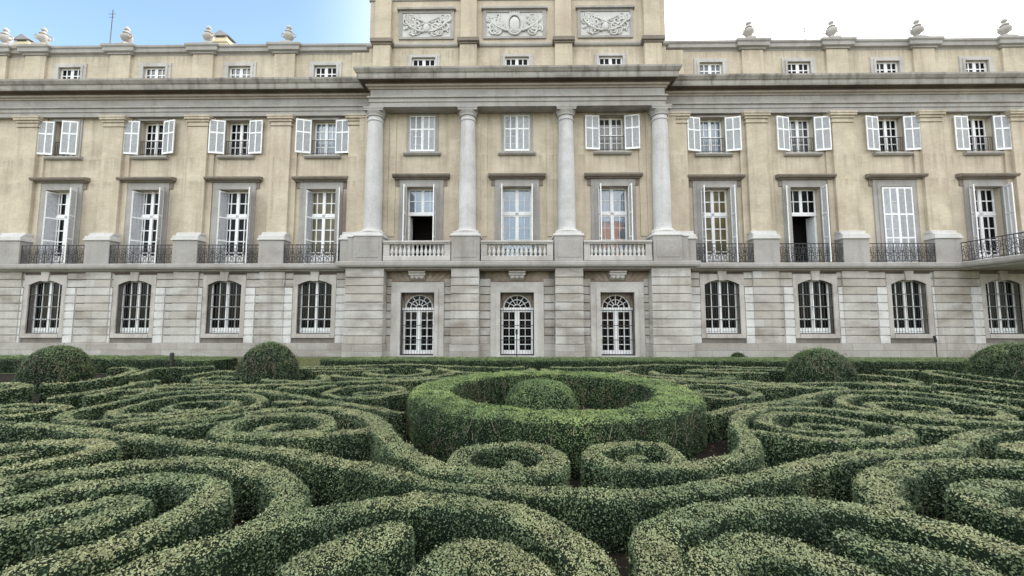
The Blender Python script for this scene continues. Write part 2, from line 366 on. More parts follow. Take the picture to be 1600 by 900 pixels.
mb = MB(); mb.path_profile([(-WX,0),(-8.25,0),(-8.25,-.70),(8.25,-.70),(8.25,0),(21.7,0)], [(-.1,4.16),(.10,4.16),(.13,4.235),(-.1,4.235)]); mb.build('drip_moulding', M['soffit'], PAL)
# pedestals, pilasters, columns
def stack(mb, x, y1, steps):
    for hw, yf, z0, z1 in steps: mb.box(x-hw, x+hw, yf, y1, z0, z1, ch=.015)
for x in sym(P_X) + [-8.25, 8.25]:
    near = abs(x) < 9
    p = MB(); hw = .55 if near else .63
    stack(p, x, .32, [(hw, -.30, 4.6, 5.78)]); po = p.build('pedestal', M['greystone'], PAL)
    p = MB(); stack(p, x, .32, [(hw+.06, -.36, 5.78, 5.88), (hw+.02, -.32, 5.88, 6.02), (hw-.03, -.2, 6.02, 6.10), (hw+.0, -.12, 6.10, 6.22)])
    p.build('pedestal_moulding', M['white_stone'], po)
    p = MB(); hw = .45 if near else .52
    stack(p, x, .32, [(hw, .05, 6.22, 11.86)])
    if not near: p.box(x-.80, x+.80, .21, .32, 4.6, 12.42)
    po = p.build('pilaster', M['stucco'], PAL)
    p = MB(); stack(p, x, .32, [(hw+.05, .0, 11.86, 11.92), (hw+.01, .04, 11.92, 12.08), (hw+.08, -.02, 12.08, 12.2), (hw+.15, -.09, 12.2, 12.31), (hw+.18, -.115, 12.31, 12.415)])
    p.build('capital', M['hood'] if False else M['stucco'], po)
COLX = [-7.15, -2.46, 2.46, 7.15]
shaft = MB()
prof = [(.46,6.22),(.435,6.3)] + [(.43-.07*(max(0,(i-3)/9))**1.4, 6.35+i*(11.72-6.35)/12) for i in range(13)] + [(.40,11.74),(.40,11.80),(.365,11.83),(.365,11.95)]
shaft.lathe(0, 0, prof, 32); shaft_me = shaft.mesh('column', M['column'], True)
cap = MB(); cap.lathe(0, 0, [(.365,11.95),(.42,11.97),(.41,12.02),(.43,12.1),(.47,12.18),(.475,12.22)], 32); cap.box(-.47,.47,-.40,.5,12.22,12.32); cap.box(-.50,.50,-.415,.5,12.32,12.415)
cap_me = cap.mesh('capital', M['greystone'], True)
bas = MB(); bas.box(-.60,.60,-.60,.5,5.93,6.04); bas.lathe(0, 0, [(.56,6.04),(.60,6.07),(.60,6.12),(.55,6.16),(.49,6.18),(.49,6.22)], 32); bas_me = bas.mesh('column_base', M['white_stone'], True)
for x in COLX:
    c = link('column', shaft_me, PAL, (x, -.4, 0)); link('capital', cap_me, c); link('column_base', bas_me, c)
    p = MB(); p.box(x-.60, x+.60, -.12, .05, 6.0, 12.40); p.box(x-.95, x+.95, -.05, .05, 6.0, 12.40); p.build('respond', M['stucco'], PAL)
    big = abs(x) > 5; hw = .72; p = MB()
    p.box(x-hw+.04, x+hw-.04, -1.02, 0.02, 4.6, 5.80, ch=.02)
    if big: s = 1 if x > 0 else -1; p.box(*sorted((x+s*.4, x+s*1.05)), -.82, .3, 4.6, 5.80, ch=.02)
    p.box(x-hw+.18, x+hw-.18, -1.04, -.98, 4.78, 5.62, ch=.012)
    po = p.build('pedestal', M['greystone'], PAL)
    p = MB(); p.box(x-hw, x+hw, -1.06, 0.02, 5.80, 5.93, ch=.03)
    if big: p.box(*sorted((x+s*.42, x+s*1.1)), -.86, .3, 5.80, 5.91, ch=.02)
    p.build('pedestal_moulding', M['white_stone'], po)

# entablature and cornice (one profile, mitred round the central block)
PATH = [(-WX,.3),(-7.14,.3),(-7.14,-.50),(7.14,-.50),(7.14,.3),(WX,.3)]
mb = MB(); mb.path_profile(PATH, [(-.9,12.42),(.22,12.42),(.22,12.66),(.26,12.66),(.26,12.84),(.33,12.86),(.33,12.94),(.20,12.95),(.20,13.34),(-.9,13.34)]); mb.build('entablature', M['greystone'], PAL)
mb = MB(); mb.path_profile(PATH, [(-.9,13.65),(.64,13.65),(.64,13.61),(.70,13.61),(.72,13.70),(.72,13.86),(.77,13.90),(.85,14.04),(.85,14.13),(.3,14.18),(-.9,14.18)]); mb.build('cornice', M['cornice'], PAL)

mb = MB(); mb.path_profile(PATH, [(-.9,13.34),(.26,13.34),(.29,13.40),(.38,13.43),(.41,13.50),(-.9,13.50)]); mb.build('bed_moulding', M['bed'], PAL)
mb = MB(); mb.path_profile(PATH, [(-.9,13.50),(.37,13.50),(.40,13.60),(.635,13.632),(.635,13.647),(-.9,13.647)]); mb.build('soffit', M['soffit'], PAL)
# attic: pilaster strips, coping, central storey
mb = MB(); COP = [(-.9,15.82),(.10,15.82),(.14,15.90),(.26,15.96),(.26,16.14),(.32,16.20),(.32,16.30),(.20,16.38),(-.9,16.42)]
mb.path_profile([(-WX,.3),(-7.0,.3)], COP); mb.path_profile([(7.0,.3),(WX,.3)], COP)
for x in [-27.7]+sym(P_X): mb.path_profile([(x-.62,.32),(x-.62,.12),(x+.62,.12),(x+.62,.32)], [(-.0,15.83),(.04,15.83),(.10,15.92),(.2,15.97),(.2,16.15),(.26,16.22),(.26,16.33),(.14,16.41),(-.1,16.43)]); mb.box(x-.6, x+.6, .02, .9, 15.84, 16.44)
mb.build('coping', M['cornice'] if False else M['greystone'], PAL)
for x in [-27.7]+sym(P_X):
    p = MB(); p.box(x-.55, x+.55, .08, .25, 14.0, 15.83, ch=.01); p.box(x-.62, x+.62, .02, .25, 13.95, 14.12); p.build('attic_pilaster', M['stucco'], PAL)
for x in (-8.15, 8.15):
    p = MB(); p.box(x-.5, x+.5, .06, .25, 13.9, 15.83); p.build('attic_pilaster', M['stucco'], PAL)
for x in (-6.97, -2.5, 2.4, 6.97):
    p = MB(); p.box(x-.44, x+.44, -.36, 0, 13.95, 15.98, ch=.012); p.box(x-.42, x+.42, -.28, 0, 16.3, 20.4, ch=.012)
    po = p.build('attic_pilaster', M['stucco'], PAL)
    p = MB(); p.box(x-.50, x+.50, -.42, 0, 15.96, 16.06); p.box(x-.56, x+.56, -.50, 0, 16.06, 16.24); p.box(x-.5, x+.5, -.42, 0, 16.24, 16.31); p.build('pilaster_cap', M['hood'], po)
mb = MB()
for a, b in spans(-7.85, 7.85, [(x-.56, x+.56) for x in (-6.97, -2.5, 2.4, 6.97)]):
    mb.profile(a, b, [(0,15.98),(-.12,16.0),(-.16,16.06),(-.16,16.14),(-.10,16.2),(0,16.22)])
mb.build('attic_string', M['greystone'], PAL)
mb = MB()
for a, b in spans(-7.78, 7.78, [(x-.42, x+.42) for x in (-6.97, -2.5, 2.4, 6.97)]): mb.profile(a, b, [(0,18.55),(-.10,18.58),(-.14,18.7),(-.2,18.74),(-.2,18.86),(0,18.9)])
mb.path_profile([(-7.78,2),(-7.78,-.10),(7.78,-.10),(7.78,2)], [(-.5,20.3),(.25,20.3),(.5,20.5),(.6,20.8),(-.5,20.9)])
mb.build('upper_moulding', M['greystone'], PAL)
mb = MB(); mb.box(-WX, WX, .5, 14, 15.7, 16.0); mb.box(-7.6, 7.6, .2, 10, 20.2, 20.6); mb.box(-WX, WX, 13.6, 14, 0, 16); mb.box(-WX, -WX+.3, .3, 14, 0, 16.2); mb.box(WX-.3, WX, .3, 14, 0, 16.2)
mb.profile(-WX, WX, [(.9,16.0),(6.5,17.3),(13.4,16.0)])
mb.build('roof', M['roofing'], PAL)
mb = MB(); mb.box(-WX+.4, WX-.4, 1.6, 1.7, 0, 15.6); mb.box(-7.6, 7.6, 1.6, 1.7, 15.7, 20.1)
for z in (4.3, 9.6, 13.6): mb.box(-WX+.4, WX-.4, .52, 1.6, z, z+.1)
mb.build('inner_wall', M['dark'], PAL)  # black wall stands in for the unlit darkness of the rooms

# carved relief panels on the central attic
def carve(w, h, crest, seed):
    r = random.Random(seed); m = MB(); m.box(-w/2, w/2, -.03, .05, -h/2, h/2)
    def curl(cx, cz, rad, turns, d, a0, th):
        pts = [(cx+rad*(1-.8*i/22)*cos(a0+d*turns*2*pi*i/22), -.07, cz+rad*(1-.8*i/22)*sin(a0+d*turns*2*pi*i/22)) for i in range(23)]
        m.tube(pts, th, 5)
    for s in (-1, 1):
        for i in range(13):
            u = r.uniform(.12 if not crest else .24, .45); cx, cz = s*u*w, r.uniform(-.34, .36)*h
            curl(cx, cz, r.uniform(.10, .20)*h, r.uniform(.8, 1.5), s*r.choice((-1, 1)), r.uniform(0, 6), r.uniform(.025, .05)*h)
        for i in range(24):
            u = r.uniform(.04 if not crest else .22, .46); m.ball((s*u*w, -.05, r.uniform(-.38, .38)*h*(1-.4*u)), (r.uniform(.03, .08)*h, .06, r.uniform(.03, .09)*h), 7, 4)
        m.tube([(s*.05*w, -.08, -.30*h), (s*.18*w, -.10, -.26*h), (s*.32*w, -.09, -.10*h), (s*.42*w, -.07, .12*h)], .05*h, 6)
    if crest:
        m.ball((0, -.05, -.02*h), (.23*h, .12, .34*h), 20, 10)
        m.tube([(.31*h*cos(a*2*pi/28), -.09, -.02*h+.43*h*sin(a*2*pi/28)) for a in range(29)], .045*h, 6)
        m.tube([(.26*h*cos(a*2*pi/28), -.13, -.02*h+.37*h*sin(a*2*pi/28)) for a in range(29)], .02*h, 6)
        m.box(-.20*h, .20*h, -.13, 0, .36*h, .42*h)
        for i in range(5): m.ball(((i-2)*.085*h, -.08, .46*h), (.04*h, .05, .05*h), 8, 5)
    else:
        m.ball((0, -.05, -.12*h), (.14*h, .1, .2*h), 12, 7); m.tube([(-.3*w,-.1,-.2*h),(.26*w,-.1,.3*h)], .025*h, 5); m.tube([(.3*w,-.1,-.2*h),(-.26*w,-.1,.3*h)], .025*h, 5)
    return m
for x, w, c, sd_ in ((-4.73, 2.55, False, 3), (-.12, 2.95, True, 4), (4.6, 2.55, False, 3)):
    f = MB()
    for a, b, c0, d in ((-w/2-.16, w/2+.16, 17.86, 18.0), (-w/2-.16, w/2+.16, 16.42, 16.54), (-w/2-.16, -w/2, 16.54, 17.86), (w/2, w/2+.16, 16.54, 17.86)): f.box(x+a, x+b, -.13, 0, c0, d)
    f.box(x-w/2-.26, x+w/2+.26, -.24, 0, 18.0, 18.1)
    fo = f.build('panel_frame', M['hood'] if False else M['greystone'], PAL)
    carve(w, 1.3, c, sd_).build('relief_carving', M['white_stone'], fo, True, (x, -.06, 17.2))

# ------------------------------------------------------------------ windows
def bars(m, x0, x1, z0, z1, y, frame, cols, rows, mun, d=.05, gaps=()):
    m.box(x0, x0+frame, y, y+d, z0, z1); m.box(x1-frame, x1, y, y+d, z0, z1)
    m.box(x0+frame, x1-frame, y, y+d, z0, z0+frame); m.box(x0+frame, x1-frame, y, y+d, z1-frame, z1)
    for i in range(1, cols): xx = x0+frame+(x1-x0-2*frame)*i/cols; m.box(xx-mun/2, xx+mun/2, y+.006, y+d-.006, z0+frame, z1-frame)
    for i in range(1, rows): zz = z0+frame+(z1-z0-2*frame)*i/rows; m.box(x0+frame, x1-frame, y+.010, y+d-.010, zz-mun/2, zz+mun/2)
GY = .30
me_tall = MB(); 
for a, b in ((-.75, .0), (.0, .75)):
    bars(me_tall, a, b, 4.62, 7.16, GY, .085, 2, 4, .05); bars(me_tall, a, b, 7.26, 8.54, GY, .085, 2, 2, .05)
me_tall.box(-.75, .75, GY-.03, GY+.06, 7.14, 7.28); me_tall.box(-.075, .075, GY-.03, GY, 4.62, 8.54); me_tall.box(-.70, .70, GY+.005, GY+.045, 4.69, 5.15)
me_cross = MB()
for a, b in ((-.75, .0), (.0, .75)): bars(me_cross, a, b, 4.62, 7.16, GY, .085, 2, 4, .022, .03); bars(me_cross, a, b, 7.26, 8.54, GY, .085, 2, 2, .022, .03)
me_cross.box(-.75, .75, GY-.03, GY+.06, 7.14, 7.28); me_cross.box(-.085, .085, GY-.03, GY, 4.62, 8.54)
me_tall_half = MB()
for a, b in ((-.75, .0), (.0, .75)): bars(me_tall_half, a, b, 7.26, 8.54, GY, .075, 2, 2, .038)
me_tall_half.box(-.75, .75, GY-.03, GY+.06, 7.14, 7.28)
for s in (-1, 1): me_tall_half.box(*sorted((s*.75, s*.70)), GY, GY+.3, 4.62, 7.14); me_tall_half.box(*sorted((s*.70, s*.655)), GY+.02, GY+.62, 4.62, 7.14)
me_sq = MB()
for a, b in ((-.62, 0), (0, .62)): bars(me_sq, a, b, 10.43, 12.26, GY-.03, .075, 2, 4, .045)
me_sq.box(-.07, .07, GY-.06, GY-.03, 10.43, 12.26)
me_at = MB()
for a, b in ((-.6, 0), (0, .6)): bars(me_at, a, b, 14.05, 15.2, .07, .08, 2, 3, .05)
me_at2 = MB()
for a, b in ((-.62, 0), (0, .62)): bars(me_at2, a, b, 14.3, 15.42, .05, .08, 2, 3, .05)
me_arch = MB()
for a, b in ((-.83, 0), (0, .83)): bars(me_arch, a, b, 1.16, 3.78, .20, .075, 2, 4, .036)
me_arch.box(-.06, .06, .17, .20, 1.16, 3.78); me_arch.box(-.83, .83, .21, .245, 1.25, 1.42)
me_door = MB()
for a, b in ((-.80, 0), (0, .80)): bars(me_door, a+.02, b-.02, .12, 2.30, .28, .10, 2, 5, .036); me_door.box(a+.08, b-.08, .285, .33, .2, .34)
me_door.box(-.82, .82, .24, .34, 2.28, 2.42); me_door.box(-.09, .09, .25, .28, .12, 2.30)
for k in range(1, 6): a = pi*k/6; me_door.tube([(.16*cos(a), .3, 2.42+.16*sin(a)), (.66*cos(a), .3, 2.42+.62*sin(a))], .02, 4)
for rr in (.16, .42, .68): me_door.tube([(rr*cos(pi*k/14), .3, 2.42+rr*.93*sin(pi*k/14)) for k in range(15)], .022 if rr < .6 else .05, 4)
spand = MB()                                      # wall round the fanlight
for k in range(14):
    a0, a1 = pi*k/14, pi*(k+1)/14; p0 = (.70*cos(a0), 2.42+.65*sin(a0)); p1 = (.70*cos(a1), 2.42+.65*sin(a1)); t0 = (.82*max(-1, min(1, cos(a0)*1.4)), 3.15); t1 = (.82*max(-1, min(1, cos(a1)*1.4)), 3.15)
    spand.quad((p0[0],.2,p0[1]), (t0[0],.2,t0[1]), (t1[0],.2,t1[1]), (p1[0],.2,p1[1])); spand.quad((p0[0],.2,p0[1]), (p1[0],.2,p1[1]), (p1[0],.4,p1[1]), (p0[0],.4,p0[1]))
for s in (-1, 1): spand.quad((s*.70,.2,2.42),(s*.82,.2,2.42),(s*.82,.2,3.15),(s*.82,.2,3.15)) if False else spand.box(*sorted((s*.70, s*.82)), .2, .3, 2.42, 3.14)
def pane(x0, x1, z0, z1, y): m = MB(); m.quad((x0,y,z0),(x1,y,z0),(x1,y,z1),(x0,y,z1)); return m
def leaf(w, z0, z1, rows, cols):
    """louvred shutter leaf hinged on x = 0, reaching to x = w"""
    m = MB(); f = .055; d = .04
    m.box(0, f, -d/2, d/2, z0, z1); m.box(w-f, w, -d/2, d/2, z0, z1)
    for c in range(1, cols): xx = w*c/cols; m.box(xx-f/2, xx+f/2, -d/2, d/2, z0, z1)
    zz = [z0, z0+f*1.4] if True else []
    cuts = [z0+(z1-z0)*q for q in rows]
    m.box(f, w-f, -d/2+.002, d/2-.002, z0, z0+.09); m.box(f, w-f, -d/2+.002, d/2-.002, z1-.07, z1)
    for z in cuts: m.box(f, w-f, -d/2+.002, d/2-.002, z-.035, z+.035)
    z = z0+.1
    while z < z1-.09:
        m.add([(f*.8,-.012,z),(w-f*.8,-.012,z),(w-f*.8,.012,z+.036),(f*.8,.012,z+.036),(f*.8,-.006,z-.006),(w-f*.8,-.006,z-.006),(w-f*.8,.016,z+.03),(f*.8,.016,z+.03)],
              [(0,1,2,3),(4,7,6,5),(0,4,5,1),(3,2,6,7)], 1)
        z += .05
    return m
LV = [M['paint'], M['louvre']]
D = {}
D['tall'] = me_tall.mesh('window', M['paint']); D['cross'] = me_cross.mesh('window', M['paint']); D['tall_half'] = me_tall_half.mesh('window', M['paint']); D['sq'] = me_sq.mesh('window', M['paint'])
D['attic'] = me_at.mesh('window', M['paint']); D['attic2'] = me_at2.mesh('window', M['paint']); D['arch'] = me_arch.mesh('window', M['paint']); D['door'] = me_door.mesh('door', M['paint'])
D['spand'] = spand.mesh('fanlight_surround', M['stained'])
D['leaf_sq'] = leaf(.74, 10.44, 12.24, (.62,), 2).mesh('shutter', LV); D['leaf_sq_closed'] = leaf(.655, 10.40, 12.29, (.62,), 2).mesh('shutter', LV)
D['leaf_tall'] = leaf(.75, 4.64, 8.50, (.33, .64), 2).mesh('shutter', LV); D['leaf_fold'] = leaf(.52, 4.64, 8.50, (.33, .64), 1).mesh('shutter', LV)
def surround_mesh(hw, z0, z1, bw, top, y, base=False, mat='greystone'):
    m = MB(); m.box(-hw-bw, -hw, y, .02, z0, z1, ch=.012); m.box(hw, hw+bw, y, .02, z0, z1, ch=.012); m.box(-hw-bw, hw+bw, y, .02, z1, z1+top, ch=.012)
    m.box(-hw-bw*.45, -hw+.004, y-.03, y+.02, z0, z1); m.box(hw-.004, hw+bw*.45, y-.03, y+.02, z0, z1); m.box(-hw-bw*.45, hw+bw*.45, y-.03, y+.02, z1-.004, z1+bw*.45)
    if base: m.box(-hw-bw, hw+bw, y, .02, z0-bw, z0)
    return m.mesh('surround', M[mat])
D['sur_tall'] = surround_mesh(.76, 4.6, 8.55, .36, .37, -.07); D['sur_sq'] = surround_mesh(.63, 10.36, 12.27, .18, .145, -.05); D['sur_attic'] = surround_mesh(.6, 13.98, 15.2, .26, .22, -.06, mat='pale'); D['sur_attic2'] = surround_mesh(.62, 13.98, 15.42, .22, .16, -.06, mat='pale')
m = MB(); m.profile(-1.36, 1.36, [(.02,8.925),(-.14,8.925),(-.18,9.0),(.02,9.0)]); m.profile(-1.44, 1.44, [(.02,9.0),(-.28,9.003),(-.34,9.08),(-.34,9.15),(-.1,9.2),(.02,9.2)]); m.box(-1.30,1.30,-.045,.02,8.6,8.925)
D['hood'] = m.mesh('hood', [M['hood']])
m = MB(); m.profile(-.95, .95, [(.02,10.17),(-.12,10.19),(-.18,10.26),(-.18,10.33),(.02,10.36)]); D['sill'] = m.mesh('sill', M['greystone'])
m = MB()
for k in range(13): xx = -.62+1.24*k/12; m.box(xx-.007, xx+.007, .03, .044, 10.45, 11.18)
for z in (10.5, 11.18): m.box(-.63, .63, .025, .05, z-.013, z+.013)
D['guard'] = m.mesh('guard_rail', M['iron'])
# segmental stone surround and iron grille of the ground floor windows
ARC = [(-.85+1.7*i/12, 3.56+.24*(1-((i-6)/6)**2)) for i in range(13)]
m = MB(); m.box(-1.08, -.85, -.075, .05, .92, 3.56, ch=.012); m.box(.85, 1.08, -.075, .05, .92, 3.56, ch=.012); m.box(-.85, .85, -.10, .3, .92, 1.13, ch=.012)
for (a, za), (b, zb) in zip(ARC, ARC[1:]):
    m.quad((a,-.075,za),(b,-.075,zb),(b,-.075,4.02),(a,-.075,4.02)); m.quad((a,-.075,za),(a,.5,za),(b,.5,zb),(b,-.075,zb))
m.box(-1.08, -.85, -.075, .05, 3.56, 4.02); m.box(.85, 1.08, -.075, .05, 3.56, 4.02); m.box(-1.08, 1.08, -.075, .05, 4.02, 4.06)
m.add([(-.16,-.13,3.75),(.16,-.13,3.75),(.22,-.13,4.22),(-.22,-.13,4.22),(-.16,.05,3.75),(.16,.05,3.75),(.22,.05,4.22),(-.22,.05,4.22)], [(0,1,2,3),(4,7,6,5),(0,4,5,1),(1,5,6,2),(2,6,7,3),(3,7,4,0)])
D['sur_arch'] = m.mesh('surround', M['plain'])
m = MB()
for k in range(13): xx = -.84+1.68*k/12; m.box(xx-.006, xx+.006, -.008, .006, 1.14, 3.55+.23*(1-((k-6)/6)**2))
for z in (1.16, 1.82, 2.45, 3.08): m.box(-.85, .85, -.018, .016, z-.017, z+.017)
m.tube([(a, 0, z-.02) for a, z in ARC], .02, 4); D['grille'] = m.mesh('grille', M['iron'])
m = MB()
for k in range(13): xx = -.80+1.6*k/12; m.box(xx-.006, xx+.006, -.008, .006, .12, 3.14)
for z in (.16, .85, 1.55, 2.28, 3.10): m.box(-.82, .82, -.016, .016, z-.015, z+.015)
D['door_grille'] = m.mesh('grille', M['iron'])
m = MB(); m.box(-1.30, -.82, -.10, .05, .02, 3.15, ch=.015); m.box(.82, 1.30, -.10, .05, .02, 3.15, ch=.015); m.box(-1.30, 1.30, -.10, .05, 3.15, 3.66, ch=.015)
m.box(-1.02, -.82, -.14, -.08, .02, 3.15); m.box(.82, 1.02, -.14, -.08, .02, 3.15); m.box(-1.02, 1.02, -.14, -.08, 3.15, 3.35); m.box(-.9, .9, -.25, .1, 0, .105)
D['sur_door'] = m.mesh('surround', M['pale'])
m = MB(); m.box(-1.55, 1.55, -.02, .1, 3.68, 4.3)
for k in range(9): a = (k-4)/4; m.add([(a*.9-.10,-.06,3.7),(a*.9+.10,-.06,3.7),(a*1.5+.17,-.06,4.22),(a*1.5-.17,-.06,4.22),(a*.9-.10,.0,3.7),(a*.9+.10,.0,3.7),(a*1.5+.17,.0,4.22),(a*1.5-.17,.0,4.22)], [(0,1,2,3),(4,7,6,5),(0,4,5,1),(1,5,6,2),(2,6,7,3),(3,7,4,0)])
D['vault'] = m.mesh('lintel', M['stained'])
m = MB(); m.profile(-.40, .40, [(0,4.22),(-.42,4.22),(-.42,4.10),(-.34,4.06),(-.34,3.98),(0,3.98)]); m.profile(-.34, .34, [(0,3.98),(-.30,3.98),(-.26,3.86),(-.12,3.74),(0,3.72)])
for k in (-.22, 0, .22): m.ball((k, -.26, 3.86), (.09, .1, .09), 8, 5)
D['bracket'] = m.mesh('bracket', M['pale'])
for k, a in (('p_tall', (-.74,.74,4.64,8.53,.33)), ('p_half', (-.74,.74,7.27,8.53,.33)), ('p_sq', (-.61,.61,10.44,12.25,.30)), ('p_at', (-.59,.59,14.06,15.19,.10)), ('p_at2', (-.61,.61,14.31,15.41,.08)), ('p_arch', (-.84,.84,1.16,3.80,.24)), ('p_door', (-.81,.81,.12,3.14,.34))):
    for g in ('glass_dark', 'glass_sky', 'glass_mid', 'glass_warm'): D[k+g] = pane(*a).mesh('pane', M[g])

TALL = {0:(-60,112), 1:(-60,114), 2:(-64,116), 3:(-70,118), 4:(88,90), 5:(90,90), 6:(90,92), 7:(98,84), 8:(128,80), 9:(0,0), 10:(122,62)}
for i, x in enumerate(BAY):
    central = abs(x) < 8
    yw = 0.0 if central else .3
    # tall first floor window
    half = i in (4, 8)
    w = link('window', D['tall_half' if half else 'cross' if i in (5, 6) else 'tall'], PAL, (x, yw, 0))
    g = {5:'glass_sky', 6:'glass_sky', 4:'glass_sky', 3:'glass_warm', 7:'glass_warm'}.get(i, 'glass_dark')
    link('pane', D[('p_half' if half else 'p_tall')+g], w)
    link('surround', D['sur_tall'], w); link('hood', D['hood'], w)
    la, ra = TALL[i]
    me = D['leaf_tall' if i in (9,) else 'leaf_fold']; hl = .93 if i in (8, 10) else .745; hr = .93 if i < 4 else .745
    link('shutter', me, w, (-hl, -.10 if la < 0 else -.13, 0), -R(la)); link('shutter', D['leaf_tall'] if i == 10 else me, w, (hr, -.13, 0), pi+R(ra))
    # second floor window
    w = link('window', D['sq'], PAL, (x, yw, 0))
    g = {3:'glass_sky', 6:'glass_mid', 7:'glass_sky', 8:'glass_mid', 0:'glass_mid'}.get(i, 'glass_dark')
    link('pane', D['p_sq'+g], w); link('surround', D['sur_sq'], w); link('sill', D['sill'], w)
    if i in (4, 5):
        link('shutter', D['leaf_sq_closed'], w, (-.66, -.06, 0)); link('shutter', D['leaf_sq_closed'], w, (.66, -.06, 0), pi)
    else:
        oa = {0:(172, 10)}.get(i, (rng.uniform(164, 176), rng.uniform(164, 176)))
        link('shutter', D['leaf_sq'], w, (-.64, -.075, 0), -R(oa[0])); link('shutter', D['leaf_sq'], w, (.64, -.075, 0), pi+R(oa[1]))
        link('guard_rail', D['guard'], w)
    # attic window
    w = link('window', D['attic2' if central else 'attic'], PAL, (x, -.05 if central else .2, 0))
    link('pane', D[('p_at2' if central else 'p_at')+('glass_mid' if i in (1, 2, 7) else 'glass_dark')], w); link('surround', D['sur_attic2' if central else 'sur_attic'], w)
    # ground floor
    if central:
        w = link('door', D['door'], PAL, (x, -.35, 0)); link('pane', D['p_doorglass_dark'], w); link('surround', D['sur_door'], w); link('grille', D['door_grille'], w)
        link('fanlight_surround', D['spand'], w); link('lintel', D['vault'], w); link('bracket', D['bracket'], w)
    else:
        w = link('window', D['arch'], PAL, (x, 0, 0)); link('pane', D['p_archglass_dark'], w); link('surround', D['sur_arch'], w); link('grille', D['grille'], w)

# ------------------------------------------------------------------ stone balustrades and wrought iron balconies
bal = MB(); bal.lathe(0, 0, [(.075,4.86),(.075,4.90),(.045,4.92),(.05,4.96),(.085,5.04),(.088,5.10),(.06,5.2),(.04,5.3),(.045,5.36),(.07,5.38),(.07,5.43)], 8); bal_me = bal.mesh('baluster', M['white_stone'], True)
for x, hw in ((-4.8, 1.62), (0, 1.72), (4.8, 1.62)):
    m = MB(); m.box(-hw, hw, -1.0, -.66, 4.62, 4.86, ch=.02); m.box(-hw, hw, -1.0, -.66, 5.43, 5.48, ch=.01); m.box(-hw, hw, -1.04, -.62, 5.48, 5.60, ch=.03)
    for s in (-1, 1): m.box(*sorted((s*hw, s*(hw-.30))), -.97, -.69, 4.86, 5.43, ch=.015)
    o = m.build('balustrade', M['pale'], PAL, False, (x, 0, 0))
    n = 13
    for k in range(n): link('baluster', bal_me, o, ((k-(n-1)/2)*(2*hw-.78)/(n-1), -.83, 0))
def s_scroll(cx, cz, h, fl=1):
    pts = []
    for k in range(15): t = k/14; a = pi*.5+t*pi*2.1; r = h*.24*(.35+.65*t); pts.append((cx+fl*r*cos(a)*1.0, 0, cz+h*.24+r*sin(a)))
    for k in range(14, -1, -1): t = k/14; a = -pi*.5+t*pi*2.1; r = h*.24*(.35+.65*t); pts.append((cx+fl*r*cos(a), 0, cz-h*.24+r*sin(a)))
    return pts
def iron_panel(L):
    m = MB(); m.box(0, L, -.025, .025, 5.53, 5.57); m.box(0, L, -.02, .02, 4.66, 4.69); m.box(0, L, -.015, .015, 5.36, 5.38)
    n = max(1, round(L/.42)); st = L/n
    for i in range(n+1): m.box(i*st-.012, i*st+.012, -.012, .012, 4.62, 5.55)
    for i in range(n):
        c = (i+.5)*st
        m.tube(s_scroll(c-.09, 5.02, .66, 1), .013, 4); m.tube(s_scroll(c+.09, 5.02, .66, -1), .013, 4)
        m.tube([(c+.055*cos(a*pi/4), 0, 5.455+.055*sin(a*pi/4)) for a in range(9)], .011, 4); m.ball((c, 0, 5.02), (.035,.03,.035), 6, 4)
    return m
IR = iron_panel(3.16).mesh('balcony_railing', M['iron'])
RET = iron_panel(.42).mesh('railing_return', M['iron'])
for x in (-23.33, -18.83, -14.43, -10.42, 10.42, 14.43, 18.83):
    L = 3.16
    o = link('balcony_railing', IR, PAL, (x-L/2, -.24, 0))
o = link('balcony_railing', iron_panel(2.5).mesh('balcony_railing', M['iron']), PAL, (21.65, -.3, 0), -R(90)); 
link('railing_front', iron_panel(8.0).mesh('railing_front', M['iron']), o, (2.5, .05, 0), R(90))

# roof urns, chimneys
urn = MB(); urn.box(-.30,.30,-.30,.30,16.42,16.52); urn.box(-.22,.22,-.22,.22,16.52,16.60)
urn.lathe(0, 0, [(.15,16.60),(.17,16.64),(.09,16.70),(.08,16.74),(.16,16.80),(.25,16.92),(.27,17.02),(.24,17.10),(.15,17.15),(.13,17.19),(.19,17.22),(.17,17.26),(.09,17.32),(.07,17.38),(.12,17.42),(.13,17.48),(.08,17.56),(.01,17.62)], 14)
for s in (-1, 1): urn.tube([(s*.24,0,16.9),(s*.36,0,16.98),(s*.38,0,17.1),(s*.28,0,17.16),(s*.18,0,17.13)], .03, 5)
urn_me = urn.mesh('urn', M['pale'], True)
for x in [-27.7]+sym(P_X): link('urn', urn_me, PAL, (x, .35, 0), rng.uniform(-.4, .4))
def chimney(x, y, w, z1, mat):
    m = MB(); m.box(-w/2, w/2, -w*.4, w*.4, 16.0, z1, ch=.01); m.box(-w/2-.06, w/2+.06, -w*.4-.06, w*.4+.06, z1-.28, z1-.18)
    o = m.build('chimney', mat, PAL, False, (x, y, 0))
    c = MB(); c.add([(-w/2-.1,-w*.45,z1+.12),(w/2+.1,-w*.45,z1+.12),(w/2+.1,w*.45,z1+.12),(-w/2-.1,w*.45,z1+.12),(0,-w*.45,z1+.45),(0,w*.45,z1+.45)], [(0,3,2,1),(0,1,4),(2,3,5),(1,2,5,4),(3,0,4,5)])
    for sx in (-1, 1):
        for sy in (-1, 1): c.box(sx*w*.4-.05, sx*w*.4+.05, sy*w*.33-.05, sy*w*.33+.05, z1, z1+.13)
    c.build('chimney_cap', M['roofing'], o)
chimney(-17.0, 2.0, .78, 17.95, M['chimney']); chimney(-28.8, 2.2, .85, 17.95, M['chimney']); chimney(17.9, 3.0, .9, 17.6, M['greystone'])
